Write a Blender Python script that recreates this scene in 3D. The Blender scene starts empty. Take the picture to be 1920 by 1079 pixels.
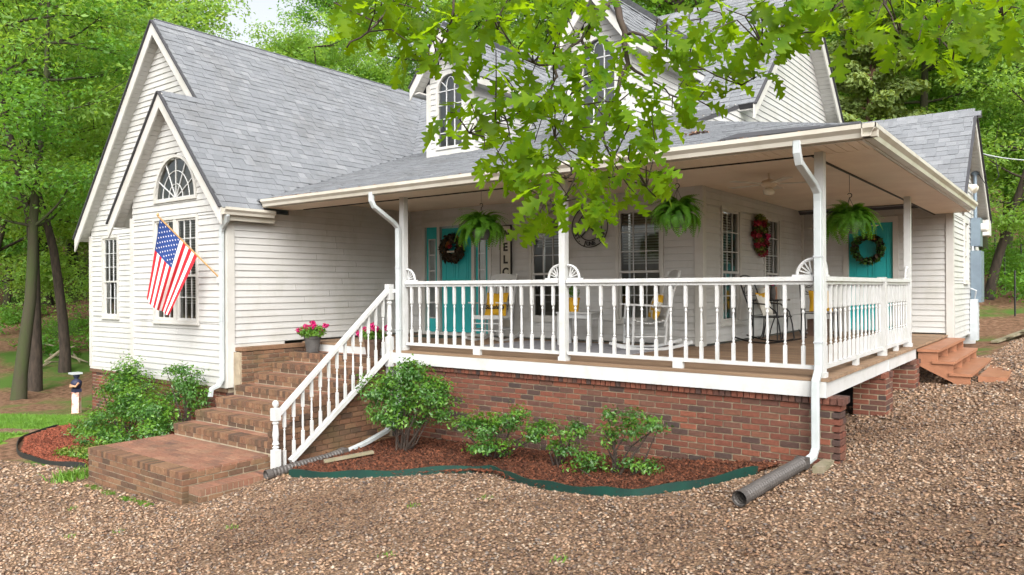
import bpy, math, random
import numpy as np
from mathutils import Matrix, Vector
random.seed(7); rng = np.random.default_rng(7)
S = bpy.context.scene; COL = S.collection
R = math.radians
# ------------------------------------------------------------------ camera
FPX = 1407.4; CAM = np.array([2.074, -7.811, 0.905]); YAW = 0.6495; ROLL = -0.0045
_F = np.array([-math.sin(YAW), math.cos(YAW), 0.0003]); _R = np.array([math.cos(YAW), math.sin(YAW), 0]); _U = np.cross(_R, _F)
_R, _U = _R*math.cos(ROLL)+_U*math.sin(ROLL), _U*math.cos(ROLL)-_R*math.sin(ROLL)
cd = bpy.data.cameras.new('camera'); cam = bpy.data.objects.new('camera', cd); COL.objects.link(cam)
cd.sensor_width = 36; cd.lens = FPX/1920*36; cd.clip_end = 600; cd.clip_start = .05
cam.matrix_world = Matrix(((_R[0], _U[0], -_F[0], CAM[0]), (_R[1], _U[1], -_F[1], CAM[1]), (_R[2], _U[2], -_F[2], CAM[2]), (0, 0, 0, 1)))
S.camera = cam
# ------------------------------------------------------------------ sky, sun, exposure
SUN_EL, SUN_AZ = 39, 138      # azimuth clockwise from +Y (where the light comes from)
w = bpy.data.worlds.new('World'); S.world = w; w.use_nodes = True
nt = w.node_tree; nt.nodes.clear()
sky = nt.nodes.new('ShaderNodeTexSky'); sky.sky_type = 'NISHITA'; sky.sun_disc = False
sky.sun_elevation = R(SUN_EL); sky.sun_rotation = R(SUN_AZ); sky.air_density = 1.0; sky.dust_density = 6.0; sky.ozone_density = 1.0
hs = nt.nodes.new('ShaderNodeHueSaturation'); hs.inputs['Saturation'].default_value = .27
bg = nt.nodes.new('ShaderNodeBackground'); bg.inputs['Strength'].default_value = .15
wo = nt.nodes.new('ShaderNodeOutputWorld')
nt.links.new(sky.outputs[0], hs.inputs['Color']); nt.links.new(hs.outputs[0], bg.inputs['Color']); nt.links.new(bg.outputs[0], wo.inputs[0])
sd = bpy.data.lights.new('sun', 'SUN'); sd.energy = 1.5; sd.angle = R(60); sd.color = (1, .985, .96)
so = bpy.data.objects.new('sun', sd); COL.objects.link(so)
_sv = Vector((math.sin(R(SUN_AZ))*math.cos(R(SUN_EL)), math.cos(R(SUN_AZ))*math.cos(R(SUN_EL)), math.sin(R(SUN_EL))))
so.rotation_euler = _sv.to_track_quat('Z', 'Y').to_euler(); so.location = (0, -10, 20)
S.view_settings.view_transform = 'Standard'; S.view_settings.look = 'None'; S.view_settings.gamma = 1
S.view_settings.exposure = 1.08
S.cycles.max_bounces = 9; S.cycles.diffuse_bounces = 6; S.cycles.transmission_bounces = 8; S.cycles.transparent_max_bounces = 12
S.cycles.sample_clamp_indirect = 6

def at(px, py, d):      # a point d metres ahead of the lens
    return CAM + d*(_F+(px-960)/FPX*_R-(py-539.5)/FPX*_U)
def px_size(c, s):      # rough projected size, to rank pieces
    d = np.asarray(c)-CAM; z = d@_F
    if z < .3: return 0
    x = d@_R/z*FPX; y = d@_U/z*FPX
    return s/z if abs(x) < 985 and abs(y) < 560 else s/z*.001

# ------------------------------------------------------------------ materials
MATS = {}
class NB:
    def __init__(s, name):
        s.m = bpy.data.materials.new(name); s.m.use_nodes = True; s.t = s.m.node_tree; s.n = s.t.nodes
        s.b = s.n['Principled BSDF']; s.out = s.n['Material Output']; s.pos = None
    def new(s, ty, **k):
        o = s.n.new('ShaderNode'+ty)
        for a, v in k.items(): setattr(o, a, v)
        return o
    def link(s, a, b): s.t.links.new(a, b)
    def P(s):
        if not s.pos: s.pos = s.new('NewGeometry')
        return s.pos
    def noise(s, scale, detail=4, stretch=None, rough=.6):
        t = s.new('TexNoise'); t.inputs['Scale'].default_value = scale; t.inputs['Detail'].default_value = detail; t.inputs['Roughness'].default_value = rough
        src = s.P().outputs['Position']
        if stretch:
            mp = s.new('Mapping'); mp.inputs['Scale'].default_value = stretch; s.link(src, mp.inputs[0]); src = mp.outputs[0]
        s.link(src, t.inputs['Vector']); return t.outputs['Fac']
    def ramp(s, fac, stops, interp='LINEAR'):
        r = s.new('ValToRGB'); r.color_ramp.interpolation = interp; e = r.color_ramp.elements
        while len(e) < len(stops): e.new(.5)
        for i, (p, c) in enumerate(stops): e[i].position = p; e[i].color = (*c, 1)
        s.link(fac, r.inputs[0]); return r.outputs[0]
    def mix(s, fac, a, b, mode='MIX'):
        m = s.new('MixRGB', blend_type=mode)
        for i, v in ((0, fac), (1, a), (2, b)):
            if hasattr(v, 'links'): s.link(v, m.inputs[i])
            elif i == 0: m.inputs[0].default_value = v
            else: m.inputs[i].default_value = (*v, 1)
        return m.outputs[0]
    def math(s, op, a, b=0):
        m = s.new('Math', operation=op)
        for i, v in ((0, a), (1, b)):
            if hasattr(v, 'links'): s.link(v, m.inputs[i])
            else: m.inputs[i].default_value = v
        return m.outputs[0]
    def rand(s):        # differs per object and per loose piece of a mesh
        oi = s.new('ObjectInfo'); a = s.math('ADD', oi.outputs['Random'], s.P().outputs['Random Per Island'])
        return s.math('FRACT', a)
    def bump(s, h, st=.3, dist=.01):
        b = s.new('Bump'); b.inputs['Strength'].default_value = st; b.inputs['Distance'].default_value = dist
        s.link(h, b.inputs['Height']); s.link(b.outputs[0], s.b.inputs['Normal'])
def mat(name, c1, c2=None, scale=6, rough=.55, rand=0, bump=0, bscale=60, spec=.4, metal=0, stretch=None, trans=0, lo=.35, hi=.65, grime=0):
    if name in MATS: return MATS[name]
    k = NB(name); c2 = c2 or tuple(v*.85 for v in c1)
    col = k.ramp(k.noise(scale, 5, stretch), [(lo, c1), (hi, c2)])
    if rand:
        r = k.rand(); v = k.math('ADD', k.math('MULTIPLY', r, rand), 1-rand/2)
        cv = k.new('CombineXYZ')
        for i in range(3): k.link(v, cv.inputs[i])
        col = k.mix(1, col, cv.outputs[0], 'MULTIPLY')
    if grime: col = k.mix(k.math('MULTIPLY', k.ramp(k.noise(2.2, 7, (1, 1, .5), .7), [(.48, (0, 0, 0)), (.75, (1, 1, 1))]), grime), col, (.24, .225, .16))
    k.link(col, k.b.inputs['Base Color']); k.b.inputs['Roughness'].default_value = rough; k.b.inputs['Specular IOR Level'].default_value = spec
    k.b.inputs['Metallic'].default_value = metal
    if bump: k.bump(k.noise(bscale, 3, stretch), bump)
    if trans:
        tb = k.new('BsdfTranslucent'); k.link(k.mix(.6, col, (min(.9, c1[0]*2.5), min(.9, c1[1]*2.15), c1[2]*.6)), tb.inputs[0])
        ms = k.new('MixShader'); ms.inputs[0].default_value = trans
        k.link(k.b.outputs[0], ms.inputs[1]); k.link(tb.outputs[0], ms.inputs[2]); k.link(ms.outputs[0], k.out.inputs[0])
    MATS[name] = k.m; return k.m
def ramp_mat(name, stops, rough=.85, nscale=30, nmix=.35, bump=.4, bscale=120, spec=.25, dirt=None, interp='LINEAR'):
    k = NB(name); col = k.ramp(k.rand(), stops, interp)
    n = k.ramp(k.noise(nscale, 5), [(.3, (.55, .55, .55)), (.7, (1.25, 1.25, 1.25))])
    col = k.mix(nmix, col, k.mix(1, col, n, 'MULTIPLY'))
    if dirt: col = k.mix(k.math('MULTIPLY', k.ramp(k.noise(dirt[0], 4), [(.5, (0, 0, 0)), (.72, (1, 1, 1))]), dirt[2]), col, dirt[1])
    k.link(col, k.b.inputs['Base Color']); k.b.inputs['Roughness'].default_value = rough; k.b.inputs['Specular IOR Level'].default_value = spec
    k.bump(k.noise(bscale, 4), bump); MATS[name] = k.m; return k.m
BR = [(0, (.165, .057, .036)), (.2, (.13, .049, .033)), (.4, (.195, .07, .042)), (.55, (.11, .049, .036)), (.68, (.07, .042, .035)), (.76, (.056, .039, .035)), (.86, (.155, .066, .041)), (1, (.10, .053, .041))]
ramp_mat('brick', BR, nmix=.6)
ramp_mat('step_brick', [(0, (.155, .078, .046)), (.3, (.205, .118, .068)), (.55, (.125, .07, .045)), (.8, (.085, .055, .038)), (1, (.18, .092, .055))], nmix=.6, dirt=(2.5, (.085, .068, .033), .6))
ramp_mat('paver_brick', [(0, (.20, .095, .062)), (.4, (.25, .125, .08)), (.7, (.15, .08, .056)), (.85, (.27, .145, .092)), (1, (.12, .068, .052))], nmix=.5, dirt=(3, (.15, .10, .065), .5))
mat('mortar', (.34, .285, .20), (.21, .17, .12), 5, .95, bump=.4)
ramp_mat('shingle', [(0, (.165, .175, .188)), (.3, (.185, .196, .21)), (.55, (.205, .216, .23)), (.8, (.175, .186, .20)), (1, (.235, .246, .258))], nscale=90, nmix=.5, bump=.6, bscale=260, dirt=(.9, (.12, .118, .115), .4))
mat('roof_under', (.05, .05, .055), rough=.9)
mat('siding', (.475, .478, .468), (.437, .436, .418), 1.5, .42, grime=.35, rand=.05, bump=.05, bscale=9, spec=.45, stretch=(.6, .6, 6))
mat('trim', (.495, .49, .468), (.44, .433, .40), 2.5, .45, grime=.3, spec=.45)
mat('gutter', (.48, .46, .40), (.34, .305, .235), 2.2, .4, spec=.5, lo=.45, hi=.8)
mat('soffit', (.70, .60, .47), (.63, .53, .41), 2, .55)
mat('white_paint', (.505, .515, .512), (.41, .42, .39), 7, .42, grime=.35, rand=.05, bump=.08, bscale=40, lo=.5, hi=.9)
mat('downspout', (.47, .51, .52), (.39, .43, .43), 4, .35, spec=.5)
mat('teal', (.02, .38, .385), (.018, .34, .35), 3, .38, spec=.5)
mat('painted_shade', (.02, .02, .02), rough=.9)  # near-black colour that stands for shade in hollows
mat('room', (.30, .25, .19), (.19, .155, .115), 2, .9)
mat('blind', (.6, .56, .48), (.5, .45, .37), 4, .6)
mat('deck', (.27, .18, .11), (.18, .115, .072), 3, .7, rand=.35, bump=.3, bscale=50, stretch=(.15, 4, 4))
mat('deck_edge', (.17, .15, .08), (.09, .10, .05), 8, .9)
mat('orange_wood', (.33, .15, .082), (.25, .11, .06), 5, .5, rand=.08, bump=.1)
mat('black_metal', (.012, .012, .013), rough=.35, spec=.5)
mat('grey_metal', (.16, .21, .25), (.13, .17, .21), 5, .45, metal=.2)
mat('light_grey', (.42, .45, .47), rough=.5)
mat('yellow', (.62, .36, .02), (.52, .28, .015), 9, .85)
mat('cream_cloth', (.62, .60, .52), (.5, .48, .42), 9, .9)
mat('rug', (.30, .30, .32), (.20, .20, .22), 14, .95)
mat('mat_green', (.03, .05, .04), rough=.95)
mat('pot_dark', (.05, .047, .045), (.09, .085, .08), 8, .6)
mat('pot_brown', (.12, .07, .05), (.08, .05, .035), 8, .6)
mat('soil', (.03, .02, .015), rough=1)
mat('drain_pipe', (.085, .076, .07), (.06, .054, .05), 6, .5, spec=.4)
mat('edging', (.004, .042, .03), (.006, .03, .024), 5, .45, spec=.45)
mat('edging_black', (.02, .022, .02), rough=.6)
mat('bark', (.06, .044, .033), (.025, .02, .015), 14, .95, bump=.8, bscale=25, stretch=(1, 1, .25))
mat('bark_moss', (.045, .038, .024), (.038, .05, .016), 4, .95, bump=.8, bscale=22, stretch=(1, 1, .3))
mat('bark_pine', (.22, .12, .08), (.11, .06, .045), 10, .95, bump=.8, bscale=20)
mat('twig', (.05, .035, .026), (.03, .022, .018), 20, .85)
mat('oak_leaf', (.155, .27, .008), (.045, .135, .007), 11, .55, rand=.8, spec=.2, trans=.7)
mat('tree_leaf', (0.15, 0.31, 0.055), (0.085, 0.21, 0.04), .5, .5, rand=.6, spec=.35, trans=0.55)
mat('tree_leaf_pale', (0.24, 0.39, 0.09), (0.15, 0.29, 0.065), .5, .5, rand=.6, spec=.35, trans=0.55)
mat('tree_leaf_deep', (0.085, 0.21, 0.045), (0.05, 0.145, 0.035), .5, .5, rand=.6, spec=.35, trans=0.5)
mat('pine_needle', (.24, .31, .09), (.16, .24, .07), 2, .6, rand=.5, trans=0.35)
mat('shrub_leaf', (0.075, 0.18, 0.03), (0.035, 0.11, 0.022), 5, .33, rand=.7, spec=.5, trans=0.3)
mat('shrub_leaf_new', (.13, .265, .028), (.07, .18, .024), 5, .35, rand=.5, spec=.5, trans=0.4)
mat('fern', (.10, .25, .018), (.045, .14, .012), 9, .5, rand=.6, spec=.35, trans=0.45)
mat('grass', (.13, .26, .03), (.09, .2, .025), 3, .6, rand=.5, trans=.3)
mat('petal', (.62, .02, .20), (.45, .01, .13), 20, .6, rand=.5, trans=.3)
mat('red_flower', (.35, .02, .03), (.2, .012, .04), 20, .6, rand=.5)
mat('dark_leaf', (.025, .03, .015), (.05, .025, .012), 15, .7, rand=.6)
mat('autumn', (.30, .09, .02), (.4, .2, .03), 15, .7, rand=.6)
mat('olive_mesh', (.16, .19, .03), (.10, .13, .02), 15, .8, rand=.4)
mat('dry_leaf', (.30, .17, .09), (.2, .1, .06), 15, .8, rand=.6)
mat('wood_pole', (.45, .27, .11), rough=.5)
mat('sign_board', (.50, .48, .40), (.42, .40, .33), 8, .7)
mat('black_paint', (.015, .015, .015), rough=.6)
mat('flag_red', (.50, .012, .025), (.42, .01, .02), 9, .75, trans=.2)
mat('flag_white', (.78, .76, .76), (.7, .68, .68), 9, .75, trans=.2)
mat('flag_blue', (.012, .045, .20), (.01, .035, .16), 9, .75, trans=.15)
mat('brass', (.25, .18, .08), rough=.3, metal=.8)
mat('concrete', (.36, .33, .28), (.26, .24, .2), 6, .9, bump=.3)
mat('weathered_wood', (.24, .20, .14), (.15, .14, .08), 5, .9, bump=.3)
mat('skin_tan', (.42, .24, .14), rough=.6)
mat('navy', (.015, .02, .05), rough=.6)
mat('floral', (.62, .55, .46), (.52, .17, .14), 9, .7, lo=.45, hi=.6)
mat('bulb_glass', (.75, .72, .62), rough=.2)
mat('far_paint', (.45, .45, .42), rough=.8)
def glass_mat():
    k = NB('glass'); k.n.remove(k.b)
    g = k.new('BsdfGlossy'); g.inputs['Roughness'].default_value = .03; g.inputs[0].default_value = (.9, .95, .95, 1)
    t = k.new('BsdfTransparent'); t.inputs[0].default_value = (.78, .82, .79, 1)
    f = k.new('Fresnel'); f.inputs[0].default_value = 2.1
    ms = k.new('MixShader'); k.link(f.outputs[0], ms.inputs[0]); k.link(t.outputs[0], ms.inputs[1]); k.link(g.outputs[0], ms.inputs[2]); k.link(ms.outputs[0], k.out.inputs[0])
    MATS['glass'] = k.m
glass_mat()
def attr_mat(name, stops, rough=.85, spec=.3, nscale=80):
    k = NB(name); a = k.new('Attribute', attribute_name='rnd')
    col = k.ramp(a.outputs['Fac'], stops); n = k.ramp(k.noise(nscale, 3), [(.3, (.7, .7, .7)), (.7, (1.15, 1.15, 1.15))])
    big = k.ramp(k.noise(.42, 5, None, .65), [(.36, (.6, .53, .49)), (.5, (.98, .95, .93)), (.66, (1.2, 1.19, 1.17))])
    col = k.mix(1, k.mix(1, col, n, 'MULTIPLY'), big, 'MULTIPLY')
    k.link(col, k.b.inputs['Base Color']); k.b.inputs['Roughness'].default_value = rough; k.b.inputs['Specular IOR Level'].default_value = spec
    MATS[name] = k.m
attr_mat('pebble', [(0, (.06, .04, .032)), (.12, (.17, .105, .07)), (.3, (.33, .215, .135)), (.48, (.225, .142, .09)), (.64, (.40, .275, .178)), (.76, (.095, .07, .06)), (.88, (.47, .375, .28)), (1, (.115, .105, .105))], .55, .4)
attr_mat('mulch_chip', [(0, (.05, .019, .011)), (.4, (.125, .042, .021)), (.7, (.20, .07, .034)), (1, (.075, .036, .022))])
attr_mat('mulch_chip_pale', [(0, (.14, .035, .02)), (.4, (.26, .07, .036)), (.7, (.33, .10, .055)), (1, (.18, .06, .034))])
def ground_mat():
    k = NB('ground_mix'); v = k.new('TexVoronoi'); v.inputs['Scale'].default_value = 48; k.link(k.P().outputs['Position'], v.inputs['Vector'])
    sp = k.new('SeparateColor'); k.link(v.outputs['Color'], sp.inputs[0])
    grav = k.ramp(sp.outputs[0], [(0, (.05, .03, .025)), (.3, (.15, .095, .06)), (.6, (.24, .155, .095)), (.85, (.1, .07, .05)), (1, (.30, .22, .16))])
    litter = k.ramp(k.noise(9, 6), [(.3, (.07, .042, .026)), (.5, (.16, .09, .055)), (.7, (.24, .15, .10))])
    litter = k.mix(k.ramp(k.noise(.35, 4), [(.5, (0, 0, 0)), (.62, (1, 1, 1))]), litter, (.07, .13, .025))
    gr = k.ramp(k.noise(5, 6), [(.3, (.09, .2, .02)), (.7, (.17, .27, .04))])
    def at_(n): a = k.new('Attribute', attribute_name=n); return a.outputs['Fac']
    n2 = k.math('MULTIPLY', k.math('SUBTRACT', k.noise(3, 4), .5), .9)
    def soft(n): return k.ramp(k.math('ADD', at_(n), n2), [(.42, (0, 0, 0)), (.58, (1, 1, 1))])
    c = k.mix(soft('grass'), litter, gr); c = k.mix(soft('gravel'), c, grav)
    k.link(c, k.b.inputs['Base Color']); k.b.inputs['Roughness'].default_value = .95; k.b.inputs['Specular IOR Level'].default_value = .1
    k.bump(v.outputs['Distance'], .7, .02); MATS['ground_mix'] = k.m
ground_mat()

# ------------------------------------------------------------------ building blocks
def tag(o, label=None, cat=None, group=None, kind=None):
    for k, v in (('label', label), ('category', cat), ('group', group), ('kind', kind)):
        if v: o[k] = v
    return o
WM = {}
def link(o, parent=None, world=None):
    COL.objects.link(o); world = world or Matrix.Identity(4); WM[o.name] = world
    if parent: o.parent = parent; o.matrix_basis = WM[parent.name].inverted() @ world
    else: o.matrix_basis = world
    return o
def thing(name, label, cat, loc=(0, 0, 0), rz=0, group=None):
    o = bpy.data.objects.new(name, None); o.empty_display_size = .1
    return tag(link(o, None, Matrix.Translation(Vector([float(v) for v in loc])) @ Matrix.Rotation(rz, 4, 'Z')), label, cat, group)
def mesh_of(name, vs, fs, m, smooth=False):
    me = bpy.data.meshes.new(name); me.from_pydata([tuple(map(float, v)) for v in vs], [], fs); me.materials.append(MATS[m] if isinstance(m, str) else m)
    if smooth: me.shade_smooth()
    return me
def quads_mesh(name, V, Fq, m, attrs=None, smooth=False):   # numpy: V (n,3), Fq (k,3|4)
    me = bpy.data.meshes.new(name); n = Fq.shape[1]; me.vertices.add(len(V)); me.vertices.foreach_set('co', V.astype(np.float32).ravel())
    me.loops.add(Fq.size); me.loops.foreach_set('vertex_index', Fq.astype(np.int32).ravel())
    me.polygons.add(len(Fq)); me.polygons.foreach_set('loop_start', np.arange(0, Fq.size, n, dtype=np.int32))
    for a, v in (attrs or {}).items():
        at_ = me.attributes.new(a, 'FLOAT', 'POINT'); at_.data.foreach_set('value', v.astype(np.float32))
    me.update(); me.validate(); me.materials.append(MATS[m])
    if smooth: me.shade_smooth()
    return me
class MB:      # boxes, tubes, lathes and sheets gathered into ONE mesh
    def __init__(s): s.v = []; s.f = []
    def add(s, vs, fs): o = len(s.v); s.v += [tuple(map(float, v)) for v in vs]; s.f += [tuple(i+o for i in f) for f in fs]; return s
    def box(s, a, b, M=None):
        x0, y0, z0 = a; x1, y1, z1 = b
        vs = [(x0, y0, z0), (x1, y0, z0), (x1, y1, z0), (x0, y1, z0), (x0, y0, z1), (x1, y0, z1), (x1, y1, z1), (x0, y1, z1)]
        if M is not None: vs = [M @ Vector(v) for v in vs]
        return s.add(vs, [(0, 3, 2, 1), (4, 5, 6, 7), (0, 1, 5, 4), (1, 2, 6, 5), (2, 3, 7, 6), (3, 0, 4, 7)])
    def bar(s, p, q, w, h=None, up=(0, 0, 1)):      # rectangular bar p->q
        p, q = Vector(p), Vector(q); d = (q-p).normalized(); u = Vector(up)
        if abs(d.dot(u)) > .98: u = Vector((0, 1, 0))
        sx = d.cross(u).normalized(); sz = sx.cross(d); h = h or w; a, b = sx*w/2, sz*h/2
        vs = [p-a-b, p+a-b, p+a+b, p-a+b, q-a-b, q+a-b, q+a+b, q-a+b]
        return s.add(vs, [(0, 1, 2, 3), (7, 6, 5, 4), (0, 4, 5, 1), (1, 5, 6, 2), (2, 6, 7, 3), (3, 7, 4, 0)])
    def tube(s, pts, r, n=8, caps=True):
        pts = [Vector([float(c) for c in p]) for p in pts]; rs = r if hasattr(r, '__len__') else [r]*len(pts); rings = []; prev = None
        for i, p in enumerate(pts):
            d = (pts[min(i+1, len(pts)-1)]-pts[max(i-1, 0)]).normalized()
            u = prev or (Vector((0, 0, 1)) if abs(d.z) < .9 else Vector((1, 0, 0)))
            a = d.cross(u); a = a.normalized() if a.length > 1e-5 else Vector((1, 0, 0)); b = a.cross(d).normalized(); prev = b
            rings.append([p+(a*math.cos(2*math.pi*j/n)+b*math.sin(2*math.pi*j/n))*rs[i] for j in range(n)])
        vs = [v for g in rings for v in g]; fs = []
        for i in range(len(pts)-1):
            for j in range(n): fs.append((i*n+j, (i+1)*n+j, (i+1)*n+(j+1) % n, i*n+(j+1) % n))
        if caps: fs += [tuple(range(n)), tuple(range(len(vs)-1, len(vs)-n-1, -1))]
        return s.add(vs, fs)
    def lathe(s, prof, c=(0, 0, 0), n=16, M=None):      # prof: (r, z)
        vs = [Vector((r*math.cos(2*math.pi*j/n)+c[0], r*math.sin(2*math.pi*j/n)+c[1], z+c[2])) for r, z in prof for j in range(n)]
        if M is not None: vs = [M @ v for v in vs]
        fs = [(i*n+j, i*n+(j+1) % n, (i+1)*n+(j+1) % n, (i+1)*n+j) for i in range(len(prof)-1) for j in range(n)]
        fs += [tuple(range(n-1, -1, -1)), tuple(range(len(vs)-n, len(vs)))]
        return s.add(vs, fs)
    def poly(s, pts, thick, nrm):     # flat polygon with thickness along -nrm
        n = len(pts); pts = [Vector(p) for p in pts]; nv = Vector(nrm).normalized()*thick
        return s.add(pts+[p-nv for p in pts], [tuple(range(n)), tuple(range(2*n-1, n-1, -1))]+[(i, i+n, (i+1) % n+n, (i+1) % n) for i in range(n)])
    def obj(s, name, m, parent=None, smooth=False, world=None, local=False):
        me = mesh_of(name, s.v, s.f, m, smooth); o = bpy.data.objects.new(name, me)
        if world is None and local and parent: world = WM[parent.name]
        elif world is None and parent:        # vertices given in world coordinates
            me.transform(WM[parent.name].inverted()); world = WM[parent.name]
        return link(o, parent, world)
def copy_tree(o, world, label=None, group=None):
    def rec(src, par, Mw):
        c = src.copy(); COL.objects.link(c); WM[c.name] = Mw
        if par: c.parent = par; c.matrix_parent_inverse = Matrix.Identity(4); c.matrix_basis = WM[par.name].inverted() @ Mw
        else: c.matrix_basis = Mw
        inv = WM[src.name].inverted()
        for ch in src.children: rec(ch, c, Mw @ (inv @ WM[ch.name]))
        return c
    c = rec(o, None, world)
    if label: c['label'] = label
    if group: c['group'] = group
    return c
def unit_box(ch=.03):
    c = ch; vs = []; h = .5
    for x in (-h, h):
        for y in (-h, h):
            for z in (-h, h): vs += [(x, y*(1-2*c), z*(1-2*c)), (x*(1-2*c), y, z*(1-2*c)), (x*(1-2*c), y*(1-2*c), z)]
    import bmesh
    bm = bmesh.new(); [bm.verts.new(v) for v in vs]; bmesh.ops.convex_hull(bm, input=bm.verts[:])
    bmesh.ops.dissolve_limit(bm, angle_limit=.01, verts=bm.verts[:], edges=bm.edges[:])
    r = ([tuple(v.co) for v in bm.verts], []); bm.verts.index_update(); r = (r[0], [tuple(v.index for v in f.verts) for f in bm.faces]); bm.free(); return r
UB = unit_box(.035)
BOX8 = ([(-.5, -.5, -.5), (.5, -.5, -.5), (.5, .5, -.5), (-.5, .5, -.5), (-.5, -.5, .5), (.5, -.5, .5), (.5, .5, .5), (-.5, .5, .5)], [(0, 3, 2, 1), (4, 5, 6, 7), (0, 1, 5, 4), (1, 2, 6, 5), (2, 3, 7, 6), (3, 0, 4, 7)])
# lap board: x length, y out of the wall, z height; the lower lip stands proud with a shadow gap
LAP = ([(x, y, z) for x in (-.5, .5) for y, z in ((0, -.5), (.1, -.5), (.12, -.425), (1., -.425), (1., -.36), (.2, .5), (0, .5))], None)
LAP = (LAP[0], [tuple(range(7)), tuple(range(13, 6, -1))]+[(i, i+7, (i+1) % 7+7, (i+1) % 7) for i in range(7)])
UNIT = {}
class Pieces:      # many alike pieces: the largest 300 in view become objects, the rest one mesh
    def __init__(s, shape, m, name): s.items = []; s.shape = shape; s.m = m; s.name = name
    def add(s, M, parent, size=None):
        c = M.translation; s.items.append((px_size(np.array(c), size or max(M.col[0].length, M.col[1].length, M.col[2].length)), M, parent))
    def box(s, c, size, parent, rot=None):
        M = Matrix.Translation(Vector([float(v) for v in c]))
        if rot is not None: M = M @ rot
        s.add(M @ Matrix.Diagonal((*[float(v) for v in size], 1)), parent)
    def flush(s, rest_parent=None, limit=295, rest_name=None):
        key = (s.name, s.m)
        if key not in UNIT: UNIT[key] = mesh_of(s.name, s.shape[0], s.shape[1], s.m)
        it = sorted(s.items, key=lambda t: -t[0])
        for _, M, p in it[:limit]: link(bpy.data.objects.new(s.name, UNIT[key]), p, M)
        rest = it[limit:]
        if rest:
            mb = MB(); V0 = [Vector(v) for v in s.shape[0]]
            for _, M, p in rest: mb.add([M @ v for v in V0], s.shape[1])
            tag(mb.obj(rest_name or s.name+'_field', s.m, rest_parent), kind='stuff')
def basis(u, v, n, c, size):    # matrix with columns u,v,n scaled
    return Matrix(((u[0]*size[0], v[0]*size[1], n[0]*size[2], c[0]), (u[1]*size[0], v[1]*size[1], n[1]*size[2], c[1]), (u[2]*size[0], v[2]*size[1], n[2]*size[2], c[2]), (0, 0, 0, 1)))

# ------------------------------------------------------------------ terrain height
CP = np.array([(.2, 0, -.83), (-1.5, 0, -1.03), (-2.7, 0, -1.14), (-3.5, 0, -1.19), (-5, 0, -1.26), (-5.9, -2.2, -1.4), (-3.5, -1.3, -1.21), (-1.3, -1.4, -1.08), (-6.15, -3.26, -1.57),
    (-8.48, -3.3, -1.66), (-12, -3.2, -1.7), (-15, -1, -1.72), (-20, -1, -1.8), (.1, 2.5, -.72), (.1, 5, -.6), (.8, 5.5, -.53), (.5, 9, -.45), (2, -7.8, -1.02), (2, -3, -.82), (-2, -5, -1.27),
    (-5, -6, -1.6), (4, 0, -.52), (3, 8, -.12), (5, 20, .5), (9, 32, 1.3), (-10, -8, -1.9), (-4, -12, -1.6), (-10, 0, -1.5), (-9, 8, -1.2), (-20, 8, -1.4), (-27, 10, .3), (-34, 4, -.2), (-30, -12, -1.6),
    (12, 0, -.3), (12, -14, -.8), (-5, 25, 1.5), (-25, 25, 4), (15, 45, 3), (-10, 48, 7), (-55, 30, 8), (-65, 0, 5), (-45, 60, 12), (40, 20, 2.), (40, 70, 7), (-60, -20, -1.5), (40, -20, -1), (.3, 12.5, -.42), (1.5, 14, -.3)])
def tps(d): d = np.maximum(d, 1e-9); return d*d*np.log(d)
_n = len(CP); _K = tps(np.linalg.norm(CP[:, None, :2]-CP[None, :, :2], axis=2))+np.eye(_n)*.02; _Pm = np.c_[np.ones(_n), CP[:, :2]]
_W = np.linalg.solve(np.block([[_K, _Pm], [_Pm.T, np.zeros((3, 3))]]), np.r_[CP[:, 2], 0, 0, 0])
def gz(x, y):
    x = np.asarray(x, float); y = np.asarray(y, float); sh = np.broadcast(x, y).shape
    q = np.c_[np.broadcast_to(x, sh).ravel(), np.broadcast_to(y, sh).ravel()]
    d = tps(np.linalg.norm(q[:, None]-CP[None, :, :2], axis=2)); z = d@_W[:_n]+_W[_n]+q@_W[_n+1:]
    return z.reshape(sh) if sh else float(z[0])
def inpoly(P, x, y):
    x = np.asarray(x); c = np.zeros(x.shape, bool); j = len(P)-1
    for i in range(len(P)):
        xi, yi = P[i]; xj, yj = P[j]
        c ^= ((yi > y) != (yj > y)) & (x < (xj-xi)*(y-yi)/((yj-yi)+1e-12)+xi); j = i
    return c
GRAVEL = [(-11.6, -3.55), (-9.6, -3.05), (-8.6, -2.9), (-6, -2.2), (-3.5, -1.1), (-.6, 0), (-.3, 9), (.7, 9), (.75, 13), (3.2, 22), (5.5, 28), (10, 28), (8.5, 16), (9, 3), (12, -16), (-14, -16), (-13.5, -5)]
BED = [(-5.62, -2.18), (-5, -2.05), (-4.3, -1.75), (-3.55, -1.28), (-3.2, -1.2), (-2.84, -1.36), (-2.3, -1.5), (-1.75, -1.52), (-1.25, -1.4), (-.8, -.95), (-.48, -.46), (-.3, -.1), (-5.95, .05), (-6, -2.0)]
BED2 = [(-8.55, -2.6), (-9.3, -2.95), (-10.2, -3.15), (-11.3, -3.1), (-12.6, -2.55), (-13.1, -1.8), (-13.2, -.4), (-8.6, -1.0)]
LAWN = [(-11.6, -3.6), (-13.0, -2.6), (-13.2, -1.5), (-14.2, -.9), (-16.3, -1.6), (-18, -2.8), (-22, -8), (-13.5, -6)]
PATH = [(-12.8, -1.8), (-14.2, -2.3), (-18, -4.4), (-18.2, -5.1), (-14.1, -2.8), (-13.0, -2.25)]
def axis_pts(a, b, fine_a, fine_b, df, dc):
    l = list(np.arange(fine_a, fine_b, df)); x = fine_a; st = df
    while x > a: st = min(st*1.25, dc); x -= st; l.insert(0, x)
    x = l[-1]; st = df
    while x < b: st = min(st*1.25, dc); x += st; l.append(x)
    return np.array(l)
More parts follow.
